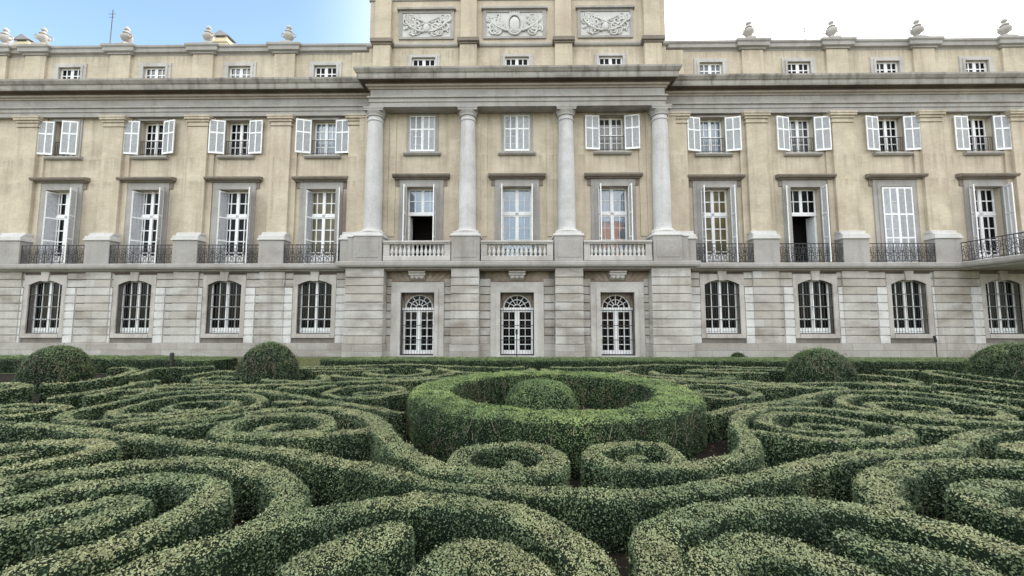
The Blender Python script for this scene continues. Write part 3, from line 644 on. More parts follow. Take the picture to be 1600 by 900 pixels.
# thin masts on the roof
for x, y, z1, lab in ((-25.9, 4.0, 21.6, 'thin dark mast rising alone from the left roof against the blue sky'), (14.9, 4.5, 21.6, 'tall faint mast on the right roof, beside the urn nearest the central block'), (18.4, 4.5, 20.6, 'leaning thin mast on the right roof, left of the second urn from the central block')):
    m = MB(); m.tube([(0,0,16.0),(.06 if x < 15 else -.12,0,z1)], .028, 5); m.box(-.25, .25, -.008, .008, z1-.28, z1-.262); m.box(-.18, .18, -.008, .008, z1-.50, z1-.482); m.lathe(0, 0, [(.12,16.0),(.12,16.25),(.05,16.9)], 8)
    tag(m.build('roof_mast', M['iron'], None, False, (x, 20+y, 0)), lab, 'antenna mast')

# ------------------------------------------------------------------ the neighbours behind the viewer, mirrored in the window panes
M['orange'] = masonry('orange_render', (.78,.30,.05), (.70,.26,.045), (.4,.2,.09), .3, .2)
M['tile'] = masonry('dark_roof_tiles', (.09,.06,.05), (.07,.05,.045), (.05,.04,.035), .4, .2)
B = link('apartment_building', None, None, (18.5, -56, 0))
tag(B, 'orange rendered apartment block seen only as a reflection in a palace window', 'building')
m = MB(); m.box(-7, 6, -6, 6, 0, 24); m.build('wall', M['orange'], B)
m = MB(); m.profile(-7.4, 6.4, [(-6.4,24),(6.4,24),(0,25.2)]); m.build('roof', M['tile'], B)
wm = MB(); wm.box(-.55, .55, 5.97, 6.03, -.8, .8); wm = wm.mesh('window', M['glass_dark'])
for zz in range(7):
    for xx in (-6.2, 5.2): link('window', wm, B, (xx, 0, 2.2+zz*3.2))
B = link('gabled_house', None, None, (4.5, -56, 0))
tag(B, 'lower house with dark sloping roof seen only as a reflection beside orange block', 'building')
m = MB(); m.box(-7, 6.5, -6, 6, 0, 14); m.build('wall', M['stucco'], B)
m = MB(); m.add([(-7.5,-6.5,14),(6.8,-6.5,14),(6.8,6.5,14),(-7.5,6.5,14),(6.8,-6.5,23),(6.8,6.5,23)], [(0,3,2,1),(0,1,4),(3,5,2),(0,4,5,3),(1,2,5,4)]); m.build('roof', M['tile'], B)

HEDGES = {
  'wave': (0.38, 0.41, [[(-7.53,5.49),(-7.05,5.53),(-6.36,5.44),(-5.62,5.26),(-4.83,5.01),(-4.09,4.78),(-3.55,4.67),(-2.95,4.53),(-2.35,4.35),(-1.85,4.14),(-1.39,3.95),(-0.91,3.72),(-0.46,3.57),(-0.04,3.49),(0.22,3.44),(0.61,3.41),(1.0,3.42),(1.42,3.49),(1.74,3.61),(2.28,3.82),(2.73,4.06),(3.1,4.24),(3.62,4.38),(4.2,4.47),(4.73,4.65),(5.2,4.92),(5.8,5.23),(6.26,5.38),(6.79,5.36)]]),
  's_left': (0.34, 0.46, [[(-5.06,5.14),(-4.95,5.36),(-4.61,5.57),(-4.35,5.68),(-4.1,5.84),(-3.87,6.04),(-3.59,6.22),(-3.17,6.36),(-2.73,6.27),(-2.28,5.98),(-1.94,5.6),(-1.77,5.3),(-1.63,5.03),(-1.43,4.69),(-1.17,4.29),(-0.95,4.02),(-0.69,3.8),(-0.42,3.68),(-0.1,3.67),(0.18,3.75),(0.34,3.93),(0.37,4.17),(0.28,4.39),(0.08,4.54),(-0.2,4.59),(-0.47,4.47),(-0.6,4.25),(-0.59,4.06),(-0.47,3.92),(-0.24,3.87),(-0.05,3.93),(-0.01,4.11),(-0.12,4.16)], [(-1.81,5.37),(-1.85,5.21),(-1.97,5.09),(-2.23,4.97),(-2.63,4.86),(-3.09,4.85),(-3.44,4.9),(-3.68,5.1),(-3.79,5.38),(-3.73,5.69),(-3.51,5.85),(-3.23,5.93),(-2.93,5.89),(-2.66,5.67),(-2.51,5.42),(-2.5,5.2),(-2.68,5.08),(-2.94,5.02),(-3.19,5.13),(-3.31,5.35),(-3.21,5.52),(-3.04,5.56)]]),
  's_right': (0.34, 0.46, [[(6.87,5.41),(6.62,5.47),(6.02,5.53),(5.69,5.7),(5.27,6.0),(4.94,6.16),(4.6,6.32),(4.27,6.41),(3.82,6.31),(3.4,6.09),(3.06,5.74),(2.87,5.43),(2.75,5.09),(2.65,4.77),(2.49,4.46),(2.27,4.21),(1.99,4.04),(1.68,3.9),(1.35,3.81),(1.12,3.81),(0.92,3.89),(0.77,4.04),(0.76,4.25),(0.94,4.46),(1.27,4.6),(1.52,4.56),(1.63,4.39),(1.61,4.16),(1.47,4.0),(1.3,3.98),(1.14,3.99),(1.1,4.16),(1.2,4.3),(1.33,4.24)], [(2.77,5.15),(2.89,5.06),(3.12,4.93),(3.43,4.75),(3.67,4.68),(3.95,4.69),(4.33,4.79),(4.61,4.95),(4.77,5.17),(4.72,5.39),(4.53,5.65),(4.29,5.91),(4.01,6.02),(3.69,5.94),(3.37,5.67),(3.25,5.37),(3.42,5.16),(3.65,5.04),(3.92,5.05),(4.2,5.2),(4.25,5.41),(4.04,5.58),(3.85,5.61),(3.67,5.47),(3.8,5.37)]]),
  'lens_l': (0.3, 0.41, [[(-4.63,5.27),(-4.35,5.47),(-4.14,5.64),(-3.98,5.75)]]),
  'lens_r': (0.34, 0.41, [[(5.14,5.69),(5.31,5.49),(5.51,5.4),(5.78,5.47)]]),
  'loop_l': (0.37, 0.41, [[(-7.82,2.93),(-7.86,3.1),(-7.79,3.32),(-7.61,3.57),(-7.34,3.81),(-6.91,4.0),(-6.48,4.11),(-6.04,4.1),(-5.74,4.01),(-5.4,3.8),(-5.04,3.62),(-4.8,3.5),(-4.56,3.62),(-4.2,3.8),(-3.86,4.01),(-3.56,4.1),(-3.12,4.11),(-2.69,4.0),(-2.26,3.81),(-1.99,3.57),(-1.81,3.32),(-1.74,3.1),(-1.78,2.93)]]),
  'arch_l': (0.38, 0.41, [[(-2.22,2.15),(-2.14,2.31),(-2.01,2.47),(-1.87,2.66),(-1.76,2.81),(-1.61,2.94),(-1.43,3.02),(-1.13,3.15),(-0.85,3.23),(-0.6,3.25),(-0.28,3.19),(-0.06,3.08),(0.1,2.95),(0.23,2.8),(0.33,2.64),(0.41,2.48),(0.43,2.31),(0.4,2.13)]]),
  'spir_l': (0.36, 0.41, [[(-5.3,2.24),(-5.42,2.35),(-5.55,2.48),(-5.64,2.67),(-5.72,2.88),(-5.77,3.08),(-5.7,3.32),(-5.48,3.53),(-5.23,3.62),(-4.86,3.62),(-4.54,3.52),(-4.31,3.36),(-4.2,3.14),(-4.07,2.99),(-3.94,3.14),(-3.83,3.36),(-3.6,3.52),(-3.28,3.62),(-2.91,3.62),(-2.66,3.53),(-2.44,3.32),(-2.37,3.08),(-2.42,2.88),(-2.5,2.67),(-2.59,2.48),(-2.72,2.35),(-2.84,2.24)]]),
  'core_l': (0.34, 0.41, [[(-3.65,2.69),(-3.54,2.83),(-3.4,3.0),(-3.21,3.15),(-3.03,3.2),(-2.9,3.11),(-2.87,3.03),(-2.94,2.9),(-3.02,2.77),(-3.11,2.67)]]),
  'mid_l': (0.34, 0.41, [[(-6.96,3.69),(-7.19,3.93),(-7.27,4.07),(-7.34,4.24),(-7.43,4.34),(-7.39,4.49),(-7.15,4.65),(-6.8,4.69),(-6.46,4.64),(-6.17,4.52),(-5.95,4.37),(-5.73,4.52),(-5.44,4.64),(-5.1,4.69),(-4.75,4.65),(-4.51,4.49),(-4.47,4.34),(-4.56,4.24),(-4.63,4.07),(-4.71,3.93),(-4.94,3.69)]]),
  'mid_core_l': (0.3, 0.41, [[(-5.38,4.01),(-5.3,4.19),(-5.18,4.25),(-5.07,4.29)]]),
  'wedge_l': (0.46, 0.41, [[(-0.7,2.8),(-0.86,2.71),(-1.02,2.58),(-1.15,2.45),(-1.28,2.29)]]),
  'curl_l': (0.42, 0.41, [[(-0.5,2.17),(-0.46,2.36),(-0.35,2.48),(-0.2,2.52),(-0.04,2.47),(0.06,2.35),(0.1,2.18)], [(-0.24,2.3),(-0.13,2.33)]]),
  'loop_r': (0.37, 0.41, [[(7.71,3.16),(7.65,3.29),(7.53,3.5),(7.3,3.73),(6.95,3.95),(6.53,4.07),(6.05,4.1),(5.62,4.07),(5.25,3.99),(4.88,4.07),(4.45,4.1),(3.97,4.07),(3.55,3.95),(3.2,3.73),(2.97,3.5),(2.85,3.29),(2.79,3.16)]]),
  'arch_r': (0.38, 0.41, [[(0.75,2.14),(0.78,2.31),(0.82,2.52),(0.87,2.69),(1.01,2.88),(1.24,3.03),(1.53,3.13),(1.89,3.19),(2.24,3.18),(2.55,3.12),(2.72,3.05),(2.82,2.92),(2.9,2.8),(2.98,2.68),(3.07,2.54)]]),
  'spir_r': (0.36, 0.41, [[(5.69,2.81),(5.71,3.06),(5.75,3.24),(5.74,3.38),(5.58,3.51),(5.3,3.6),(5.01,3.62),(4.67,3.56),(4.33,3.62),(4.04,3.6),(3.76,3.51),(3.6,3.38),(3.59,3.24),(3.63,3.06),(3.65,2.81)]]),
  'wedge_r': (0.36, 0.41, [[(2.05,2.76),(2.17,2.67),(2.32,2.57),(2.46,2.48),(2.64,2.34)]]),
  'curl_r': (0.38, 0.41, [[(1.09,2.24),(1.09,2.37),(1.18,2.51),(1.34,2.61),(1.56,2.65),(1.68,2.56),(1.79,2.44),(1.95,2.29)]]),
  'edge_r': (0.3, 0.41, [[(6.17,4.76),(5.8,4.76),(5.5,4.66),(5.33,4.49),(5.47,4.29)]]),
  'big_l': (0.3, 0.41, [[(-1.71,6.21),(-2.36,6.61),(-3.16,7.01),(-4.14,7.58),(-5.26,8.19),(-6.29,8.17),(-6.82,7.74),(-6.89,7.18),(-6.85,6.5),(-6.75,6.06),(-6.37,5.72),(-5.99,5.62),(-5.62,5.69),(-5.21,5.85),(-4.7,6.13),(-4.43,6.44),(-4.34,6.83),(-4.61,7.33),(-5.12,7.7),(-5.59,7.76),(-6.1,7.62),(-6.34,7.37),(-6.35,6.91),(-6.31,6.42),(-6.12,6.15),(-5.87,6.03),(-5.46,6.12),(-4.86,6.34),(-4.73,6.58),(-4.75,6.88),(-4.99,7.15),(-5.47,7.2),(-5.76,7.03),(-5.81,6.71),(-5.47,6.52),(-5.09,6.67)]]),
  'big_r': (0.3, 0.41, [[(2.81,6.21),(3.46,6.61),(4.26,7.01),(5.24,7.58),(6.36,8.19),(7.39,8.17),(7.92,7.74),(7.99,7.18),(7.95,6.5),(7.85,6.06),(7.47,5.72),(7.09,5.62),(6.72,5.69),(6.31,5.85),(5.8,6.13),(5.53,6.44),(5.44,6.83),(5.71,7.33),(6.22,7.7),(6.69,7.76),(7.2,7.62),(7.44,7.37),(7.45,6.91),(7.41,6.42),(7.22,6.15),(6.97,6.03),(6.56,6.12),(5.96,6.34),(5.83,6.58),(5.85,6.88),(6.09,7.15),(6.57,7.2),(6.86,7.03),(6.91,6.71),(6.57,6.52),(6.19,6.67)]]),
  'small_l': (0.26, 0.41, [[(-2.11,8.01),(-2.44,7.48),(-3.0,7.41),(-3.41,7.53),(-3.67,7.78),(-3.69,8.13),(-3.59,8.44),(-3.36,8.69),(-2.89,8.86),(-2.44,8.53),(-2.29,8.23),(-2.44,7.87),(-2.76,7.73),(-3.03,7.79),(-3.17,8.0),(-3.12,8.21),(-2.84,8.29),(-2.62,8.22)]]),
  'small_r': (0.26, 0.41, [[(3.32,7.74),(3.37,7.61),(3.65,7.43),(3.9,7.38),(4.29,7.56),(4.57,7.82),(4.64,8.17),(4.57,8.62),(4.23,8.95),(3.67,8.86),(3.34,8.61),(3.24,8.15),(3.38,7.87),(3.68,7.81),(3.96,7.81),(4.2,8.02),(4.24,8.31),(4.03,8.46),(3.7,8.45),(3.53,8.3),(3.69,8.15)]]),
  'lens2_l': (0.34, 0.41, [[(-4.13,6.89),(-3.98,7.08),(-3.64,6.95)]]),
  'lens2_r': (0.3, 0.41, [[(4.56,6.94),(5.09,7.22),(5.15,7.11)]]),
  'band_l': (0.28, 0.41, [[(-7.77,8.71),(-7.06,8.81),(-5.62,8.74),(-4.68,8.93),(-4.07,9.21),(-3.08,9.42),(-2.24,9.63)]]),
  'band_r': (0.28, 0.41, [[(3.21,9.3),(4.09,9.51),(5.0,9.42),(5.64,9.06),(7.05,9.26),(8.15,8.92),(8.64,8.59)]]),
  'lens3_l': (0.3, 0.41, [[(-4.98,8.5),(-4.2,8.31),(-3.88,8.72)]]),
  'lens3_r': (0.3, 0.41, [[(4.61,8.96),(5.11,8.63),(6.02,8.81)]]),
  'hair_l': (0.3, 0.41, [[(-8.96,6.52),(-8.53,6.68),(-8.02,6.79),(-7.5,6.69),(-7.29,6.55),(-7.28,6.4),(-7.34,6.14),(-7.87,5.74)], [(-8.55,6.3),(-8.16,6.39),(-7.72,6.45)]]),
  'block_l': (0.4, 0.41, [[(-12.19,8.83),(-11.35,8.84),(-10.69,8.68),(-10.4,8.51),(-10.21,8.28),(-10.32,8.05),(-10.6,7.7)]]),
  'long_l': (0.3, 0.41, [[(-10.32,8.77),(-9.94,8.86),(-9.67,9.14),(-9.98,10.19),(-10.6,11.21),(-11.24,11.65),(-11.79,11.64)]]),
  'step_l': (0.3, 0.41, [[(-9.65,10.19),(-10.18,11.08),(-10.31,11.66),(-9.66,11.82),(-9.1,12.15)]]),
  'step2_l': (0.3, 0.41, [[(-8.25,9.98),(-8.22,10.33),(-8.19,10.83),(-7.99,11.04),(-7.47,10.84)]]),
  'tip_l': (0.3, 0.41, [[(-6.71,9.89),(-7.31,9.99),(-7.53,9.77),(-7.49,9.46),(-7.03,9.22),(-6.23,9.18)]]),
  'green_l': (0.3, 0.41, [[(-8.29,7.16),(-8.31,7.72),(-8.24,8.3),(-8.36,9.06),(-8.25,9.35)]]),
  'hair2_l': (0.3, 0.41, [[(-7.82,7.35),(-7.88,7.94),(-7.57,8.08),(-7.24,8.02),(-7.06,7.67),(-7.17,7.36)]]),
  'long_r': (0.3, 0.41, [[(10.68,8.17),(10.69,8.78),(10.71,9.49),(10.72,10.33),(11.09,11.21),(11.62,11.49),(11.57,10.82),(11.48,9.9),(11.59,8.96)]]),
  'step_r': (0.3, 0.41, [[(10.26,11.62),(10.84,11.63),(11.16,11.49)]]),
  'hair2_r': (0.3, 0.41, [[(8.72,10.66),(9.13,9.98),(9.03,9.38),(8.54,9.01),(8.17,9.09),(7.7,9.36)]]),
  'green_r': (0.3, 0.41, [[(9.01,9.01),(9.43,8.85),(9.34,8.3),(9.66,7.76)]]),
  'green2_r': (0.3, 0.41, [[(8.22,8.21),(8.45,7.94),(8.88,7.5),(9.02,7.0)]]),
  'far_wave': (0.38, 0.41, [[(-7.53,8.41),(-7.05,8.37),(-6.36,8.46),(-5.62,8.64),(-4.83,8.89),(-4.09,9.12),(-3.55,9.23),(-2.95,9.37),(-2.35,9.55),(-1.85,9.76),(-1.39,9.95),(-0.91,10.18),(-0.46,10.33),(-0.04,10.41),(0.22,10.46),(0.61,10.49),(1.0,10.48),(1.42,10.41),(1.74,10.29),(2.28,10.08),(2.73,9.84),(3.1,9.66),(3.62,9.52),(4.2,9.43),(4.73,9.25),(5.2,8.98),(5.8,8.67),(6.26,8.52),(6.79,8.54)]]),
  'far_loop_l': (0.37, 0.41, [[(-4.8,10.4),(-4.56,10.28),(-4.2,10.1),(-3.86,9.89),(-3.56,9.8),(-3.12,9.79),(-2.69,9.9),(-2.26,10.09),(-1.99,10.33),(-1.81,10.58),(-1.74,10.8),(-1.78,10.97)]]),
  'far_arch_l': (0.38, 0.41, [[(-2.22,11.75),(-2.14,11.59),(-2.01,11.43),(-1.87,11.24),(-1.76,11.09),(-1.61,10.96),(-1.43,10.88),(-1.13,10.75),(-0.85,10.67),(-0.6,10.65),(-0.28,10.71),(-0.06,10.82),(0.1,10.95),(0.23,11.1),(0.33,11.26),(0.41,11.42),(0.43,11.59),(0.4,11.77)]]),
  'far_spir_l': (0.36, 0.41, [[(-4.07,10.91),(-3.94,10.76),(-3.83,10.54),(-3.6,10.38),(-3.28,10.28),(-2.91,10.28),(-2.66,10.37),(-2.44,10.58),(-2.37,10.82),(-2.42,11.02),(-2.5,11.23),(-2.59,11.42),(-2.72,11.55),(-2.84,11.66)]]),
  'far_mid_l': (0.34, 0.41, [[(-5.95,9.53),(-5.73,9.38),(-5.44,9.26),(-5.1,9.21),(-4.75,9.25),(-4.51,9.41),(-4.47,9.56),(-4.56,9.66),(-4.63,9.83),(-4.71,9.97),(-4.94,10.21)]]),
  'far_loop_r': (0.37, 0.41, [[(5.25,9.91),(4.88,9.83),(4.45,9.8),(3.97,9.83),(3.55,9.95),(3.2,10.17),(2.97,10.4),(2.85,10.61),(2.79,10.74)]]),
  'far_arch_r': (0.38, 0.41, [[(0.75,11.76),(0.78,11.59),(0.82,11.38),(0.87,11.21),(1.01,11.02),(1.24,10.87),(1.53,10.77),(1.89,10.71),(2.24,10.72),(2.55,10.78),(2.72,10.85),(2.82,10.98),(2.9,11.1),(2.98,11.22),(3.07,11.36)]]),
  'far_spir_r': (0.36, 0.41, [[(4.67,10.34),(4.33,10.28),(4.04,10.3),(3.76,10.39),(3.6,10.52),(3.59,10.66),(3.63,10.84),(3.65,11.09)]]),
  'far_edge_r': (0.3, 0.41, [[(6.17,9.14),(5.8,9.14),(5.5,9.24),(5.33,9.41),(5.47,9.61)]]),
  'back_wave_l': (0.3, 0.41, [[(-8.3,12.6),(-6.6,12.1),(-5,12.5),(-3.4,12.9),(-1.8,12.4),(-0.4,12.1),(0.2,12.4)]]),
  'back_wave_r': (0.3, 0.41, [[(1.0,12.4),(1.6,12.1),(3,12.4),(4.6,12.9),(6.2,12.5),(7.8,12.1),(9.6,12.6)]]),
  'back_loop_l': (0.3, 0.41, [[(-7.4,11.2),(-6.2,11.5),(-4.6,11.7),(-3.6,11.4),(-4.4,11.1),(-5.6,11.0)]]),
  'back_loop_r': (0.3, 0.41, [[(8.6,11.2),(7.3,11.5),(5.7,11.7),(4.7,11.4),(5.5,11.1),(6.7,11.0)]]),
}

# ------------------------------------------------------------------ clipped hedges
def smooth_path(pts, step):
    P = np.array(pts, float)
    # Catmull-Rom, then even spacing and a little relaxation
    Q = np.vstack([2*P[0]-P[1], P, 2*P[-1]-P[-2]]); out = []
    for i in range(1, len(Q)-2):
        p0, p1, p2, p3 = Q[i-1:i+3]
        for t in np.linspace(0, 1, 14, endpoint=False):
            out.append(.5*((2*p1)+(-p0+p2)*t+(2*p0-5*p1+4*p2-p3)*t*t+(-p0+3*p1-3*p2+p3)*t**3))
    out.append(P[-1]); out = np.array(out)
    for it in range(2):
        d = np.r_[0, np.cumsum(np.linalg.norm(np.diff(out, axis=0), axis=1))]; n = max(4, int(d[-1]/step)); s = np.linspace(0, d[-1], n+1)
        out = np.c_[np.interp(s, d, out[:, 0]), np.interp(s, d, out[:, 1])]
        for k in range(1): out[1:-1] = out[1:-1]*.5+(out[:-2]+out[2:])*.25
    return out
def wob(p, f, ph):      # cheap smooth pseudo noise
    return (np.sin(p[..., 0]*f+ph)+np.sin(p[..., 1]*f*1.3+ph*2.1)+np.sin((p[..., 0]+p[..., 1]+p[..., 2])*f*.8+ph*3.7)+np.sin((p[..., 2]*1.4-p[..., 0])*f*2.1+ph))/4
def sweep(path, w, h, ph, closed=False, taper=None):
    """rows of the hedge surface: (n, k, 3) points and outward normals"""
    if not closed:     # finer rows towards the rounded ends
        d = np.r_[0, np.cumsum(np.linalg.norm(np.diff(path, axis=0), axis=1))]; e = np.array((.01,.06,.14,.26,.42,.62,.85))*w*.5
        q = np.unique(np.r_[d[(d > w*.5) & (d < d[-1]-w*.5)], 0, d[-1], e, d[-1]-e]); path = np.c_[np.interp(q, d, path[:, 0]), np.interp(q, d, path[:, 1])]
    n = len(path)
    if closed: T = np.roll(path, -1, 0)-np.roll(path, 1, 0)
    else: T = np.gradient(path, axis=0)
    T /= np.linalg.norm(T, axis=1)[:, None]+1e-9; Nn = np.c_[T[:, 1], -T[:, 0]]
    prof = np.array([(-.47,0),(-.495,.22),(-.505,.5),(-.5,.82),(-.48,.955),(-.42,.995),(-.2,1.005),(0,1.01),(.2,1.005),(.42,.995),(.48,.955),(.5,.82),(.505,.5),(.495,.22),(.47,0)])
    sc = np.ones(n)
    if not closed:
        d = np.r_[0, np.cumsum(np.linalg.norm(np.diff(path, axis=0), axis=1))]; e = np.minimum(d, d[-1]-d); q = np.clip(e/(w*.5), 0.0, 1); sc = np.sqrt(np.clip(1-(1-q)**2, .0004, 1))
    hz = np.ones(n)
    if taper: d = np.r_[0, np.cumsum(np.linalg.norm(np.diff(path, axis=0), axis=1))]/1.0; q = np.clip((d-(d[-1]-taper))/taper, 0, 1); sc = sc*(1-.34*q); hz = 1-.12*q
    V = np.zeros((n, len(prof), 3))
    V[:, :, :2] = path[:, None, :]+Nn[:, None, :]*(prof[None, :, 0]*w*sc[:, None])[:, :, None]
    V[:, :, 2] = prof[None, :, 1]*h*hz[:, None]
    V[:, :, 2] *= 1+.030*wob(V, 3.1, ph)+.035*wob(V, 11, ph+2)
    V[:, :, :2] += Nn[:, None, :]*(np.sign(prof[None, :, 0])*(.022*wob(V, 7, ph+1)+.02*wob(V, 19, ph)))[:, :, None]
    return V
LEAF_STAT = [0]
def leaves_on(quads, growth_top_light, dens, size=None, lift=.016, flat=.8):
    """quads (m,4,3): returns leaf vertices (k*4,3) and growth values (k)"""
    a = quads[:, 1]-quads[:, 0]; b = quads[:, 3]-quads[:, 0]; nn = np.cross(a, b); ar = np.linalg.norm(nn, axis=1)+1e-9; nn = nn/ar[:, None]
    c = quads.mean(1); dist = np.linalg.norm(c[:, :2], axis=1)
    s = np.clip(.0092+.0018*dist, .0125, .034) if size is None else np.full(len(quads), size)
    lam = ar*dens*np.where(nn[:, 2] > .5, 1, .85)*np.clip(1+.8*wob(c, 15, 1.1)+.6*wob(c, 37, .3), .5, 1.6)/(.5*s*s); cnt = rng.poisson(lam); idx = np.repeat(np.arange(len(quads)), cnt); k = len(idx)
    u, v = rng.random(k)[:, None], rng.random(k)[:, None]; q = quads[idx]
    p = q[:, 0]*(1-u)*(1-v)+q[:, 1]*u*(1-v)+q[:, 2]*u*v+q[:, 3]*(1-u)*v
    n = nn[idx]; rs = rng.normal(size=(k, 3)); m = n*(.5+(flat-.5)*np.clip(n[:, 2:3], 0, 1))+rs*.45; m /= np.linalg.norm(m, axis=1)[:, None]
    t = rng.normal(size=(k, 3))+n*.5; t -= m*(t*m).sum(1)[:, None]; t /= np.linalg.norm(t, axis=1)[:, None]; bt = np.cross(m, t)
    L = (s[idx]*rng.uniform(.55, 1.5, k))[:, None]; Wd = L*rng.uniform(.24, .34, k)[:, None]
    p = p+n*(np.where(rng.random(k) < .03, rng.uniform(lift, lift*2.6, k), rng.uniform(-.022, lift, k))*np.clip(s[idx]/.03, .8, 1.6))[:, None]
    vv = np.stack([p-t*L*.5, p+bt*Wd+t*L*.05, p+t*L*.5, p-bt*Wd+t*L*.05], 1).reshape(-1, 3); vv[:, 2] = np.maximum(vv[:, 2], .004)
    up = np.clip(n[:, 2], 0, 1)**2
    g = np.clip(rng.normal(.31, .105-.025*up, k)+(growth_top_light+.05)*up*rng.uniform(.7, 1, k)+.17*wob(p, 2.3, .5)+.12*wob(p, 7, 1.5), 0, 1)  # top light and side shade painted into leaf tone, with yellower clipped growth
    return vv, g
def hedge_mesh(name, surfs, mats, growth_top_light=.38, dens=2.5, size=None, extra=None, lift=.016, twigs=0):
    vs = []; fs = []; off = 0; lv = []; gv = []
    for V, closed in surfs:
        n, k, _ = V.shape; core = V.copy()
        i = np.arange(n if closed else n-1)[:, None]; j = np.arange(k-1)[None, :]; i2 = (i+1) % n
        F = np.stack([i*k+j, i*k+j+1, i2*k+j+1, i2*k+j], -1).reshape(-1, 4)
        flat = V.reshape(-1, 3); quads = flat[F]
        nq = np.cross(quads[:, 1]-quads[:, 0], quads[:, 3]-quads[:, 0]); 
        vs.append(flat); fs.append(F+off); off += len(flat)
        a, g = leaves_on(quads, growth_top_light, dens, size, lift); lv.append(a); gv.append(g)
        if not closed:    # end faces: fan closed by hand
            for r in (0, n-1):
                ring = V[r]; m = ring.mean(0)
    if extra: 
        for quads in extra: a, g = leaves_on(quads, growth_top_light, dens, size, lift); lv.append(a); gv.append(g)
    if twigs:
        V = surfs[0][0]; n = V.shape[0]; ii = rng.integers(0, n, twigs); jj = rng.integers(0, 3, twigs); jj = np.where(rng.random(twigs) < .5, jj, V.shape[1]-1-jj)
        if V.shape[1] > 20: ii = rng.integers(0, max(2, n//2), twigs); jj = rng.integers(0, V.shape[1], twigs)
        b0 = V[ii, jj]+rng.normal(0, .03, (twigs, 3)); ctr = V.reshape(-1, 3).mean(0); out_ = b0-V[ii].mean(1); out_[:, 2] = 0
        if V.shape[1] > 20: out_ = b0-ctr; out_[:, 2] = 0
        out_ /= np.linalg.norm(out_, axis=1)[:, None]+1e-6; b0 = b0+out_*.012; b0[:, 2] = np.maximum(b0[:, 2], .0)+rng.uniform(0, .2, twigs)
        tt = rng.normal(0, .35, (twigs, 3)); tt[:, 2] = 1; tt /= np.linalg.norm(tt, axis=1)[:, None]; e_ = np.cross(tt, out_); Lw = rng.uniform(.06, .2, twigs)[:, None]; wd = rng.uniform(.003, .006, twigs)[:, None]
        tw = np.stack([b0-e_*wd, b0+e_*wd, b0+tt*Lw+out_*.02+e_*wd*.6, b0+tt*Lw+out_*.02-e_*wd*.6], 1).reshape(-1, 3)
    else: tw = np.zeros((0, 3))
    nb = sum(len(f) for f in fs); L = np.concatenate(lv+[tw]); G = np.concatenate(gv); LEAF_STAT[0] += len(G)
    NT = len(tw)//4; Lf = (np.arange((len(G)+NT)*4).reshape(-1, 4)+off)
    AV = np.concatenate(vs+[L]).astype(np.float32); AF = np.concatenate(fs+[Lf]).astype(np.int32)
    me = bpy.data.meshes.new(name); me.vertices.add(len(AV)); me.vertices.foreach_set('co', AV.ravel())
    me.loops.add(AF.size); me.loops.foreach_set('vertex_index', AF.ravel()); me.polygons.add(len(AF)); me.polygons.foreach_set('loop_start', np.arange(0, AF.size, 4, dtype=np.int32))
    me.polygons.foreach_set('material_index', np.r_[np.zeros(nb, np.int32), np.ones(len(G), np.int32), np.full(NT, 2, np.int32)])
    for m in mats: me.materials.append(m)
    at = me.attributes.new('growth_shade', 'FLOAT', 'FACE'); at.data.foreach_set('value', np.r_[np.zeros(nb), G, np.zeros(NT)].astype(np.float32))
    me.update(calc_edges=True); return me
SCROLL = 'clipped boxwood scroll hedges of the parterre'
def hedge(key, label, name='scroll_hedge', group=SCROLL, mats=None):
    w, z, strokes = HEDGES[key]; w *= .75 if strokes[0][0][1] < 5.2 and not key.startswith('far') else .60; ph = len(key)*1.7+strokes[0][0][0]*2.3
    dmin = min(math.hypot(*p) for s in strokes for p in s); step = max(.045, min(.08, .016*dmin))
    h = z*(1+.03*sin(ph*5)); surfs = [(sweep(smooth_path(s, step), w, h-.006*i, ph, False, TAPER.get(key)), False) for i, s in enumerate(strokes)]
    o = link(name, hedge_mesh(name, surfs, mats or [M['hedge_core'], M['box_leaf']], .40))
    tag(o, label, 'hedge', group); return o
TAPER = {'s_left': 2.4, 's_right': 2.4, 'big_l': 4, 'big_r': 4, 'small_l': 2, 'small_r': 2}
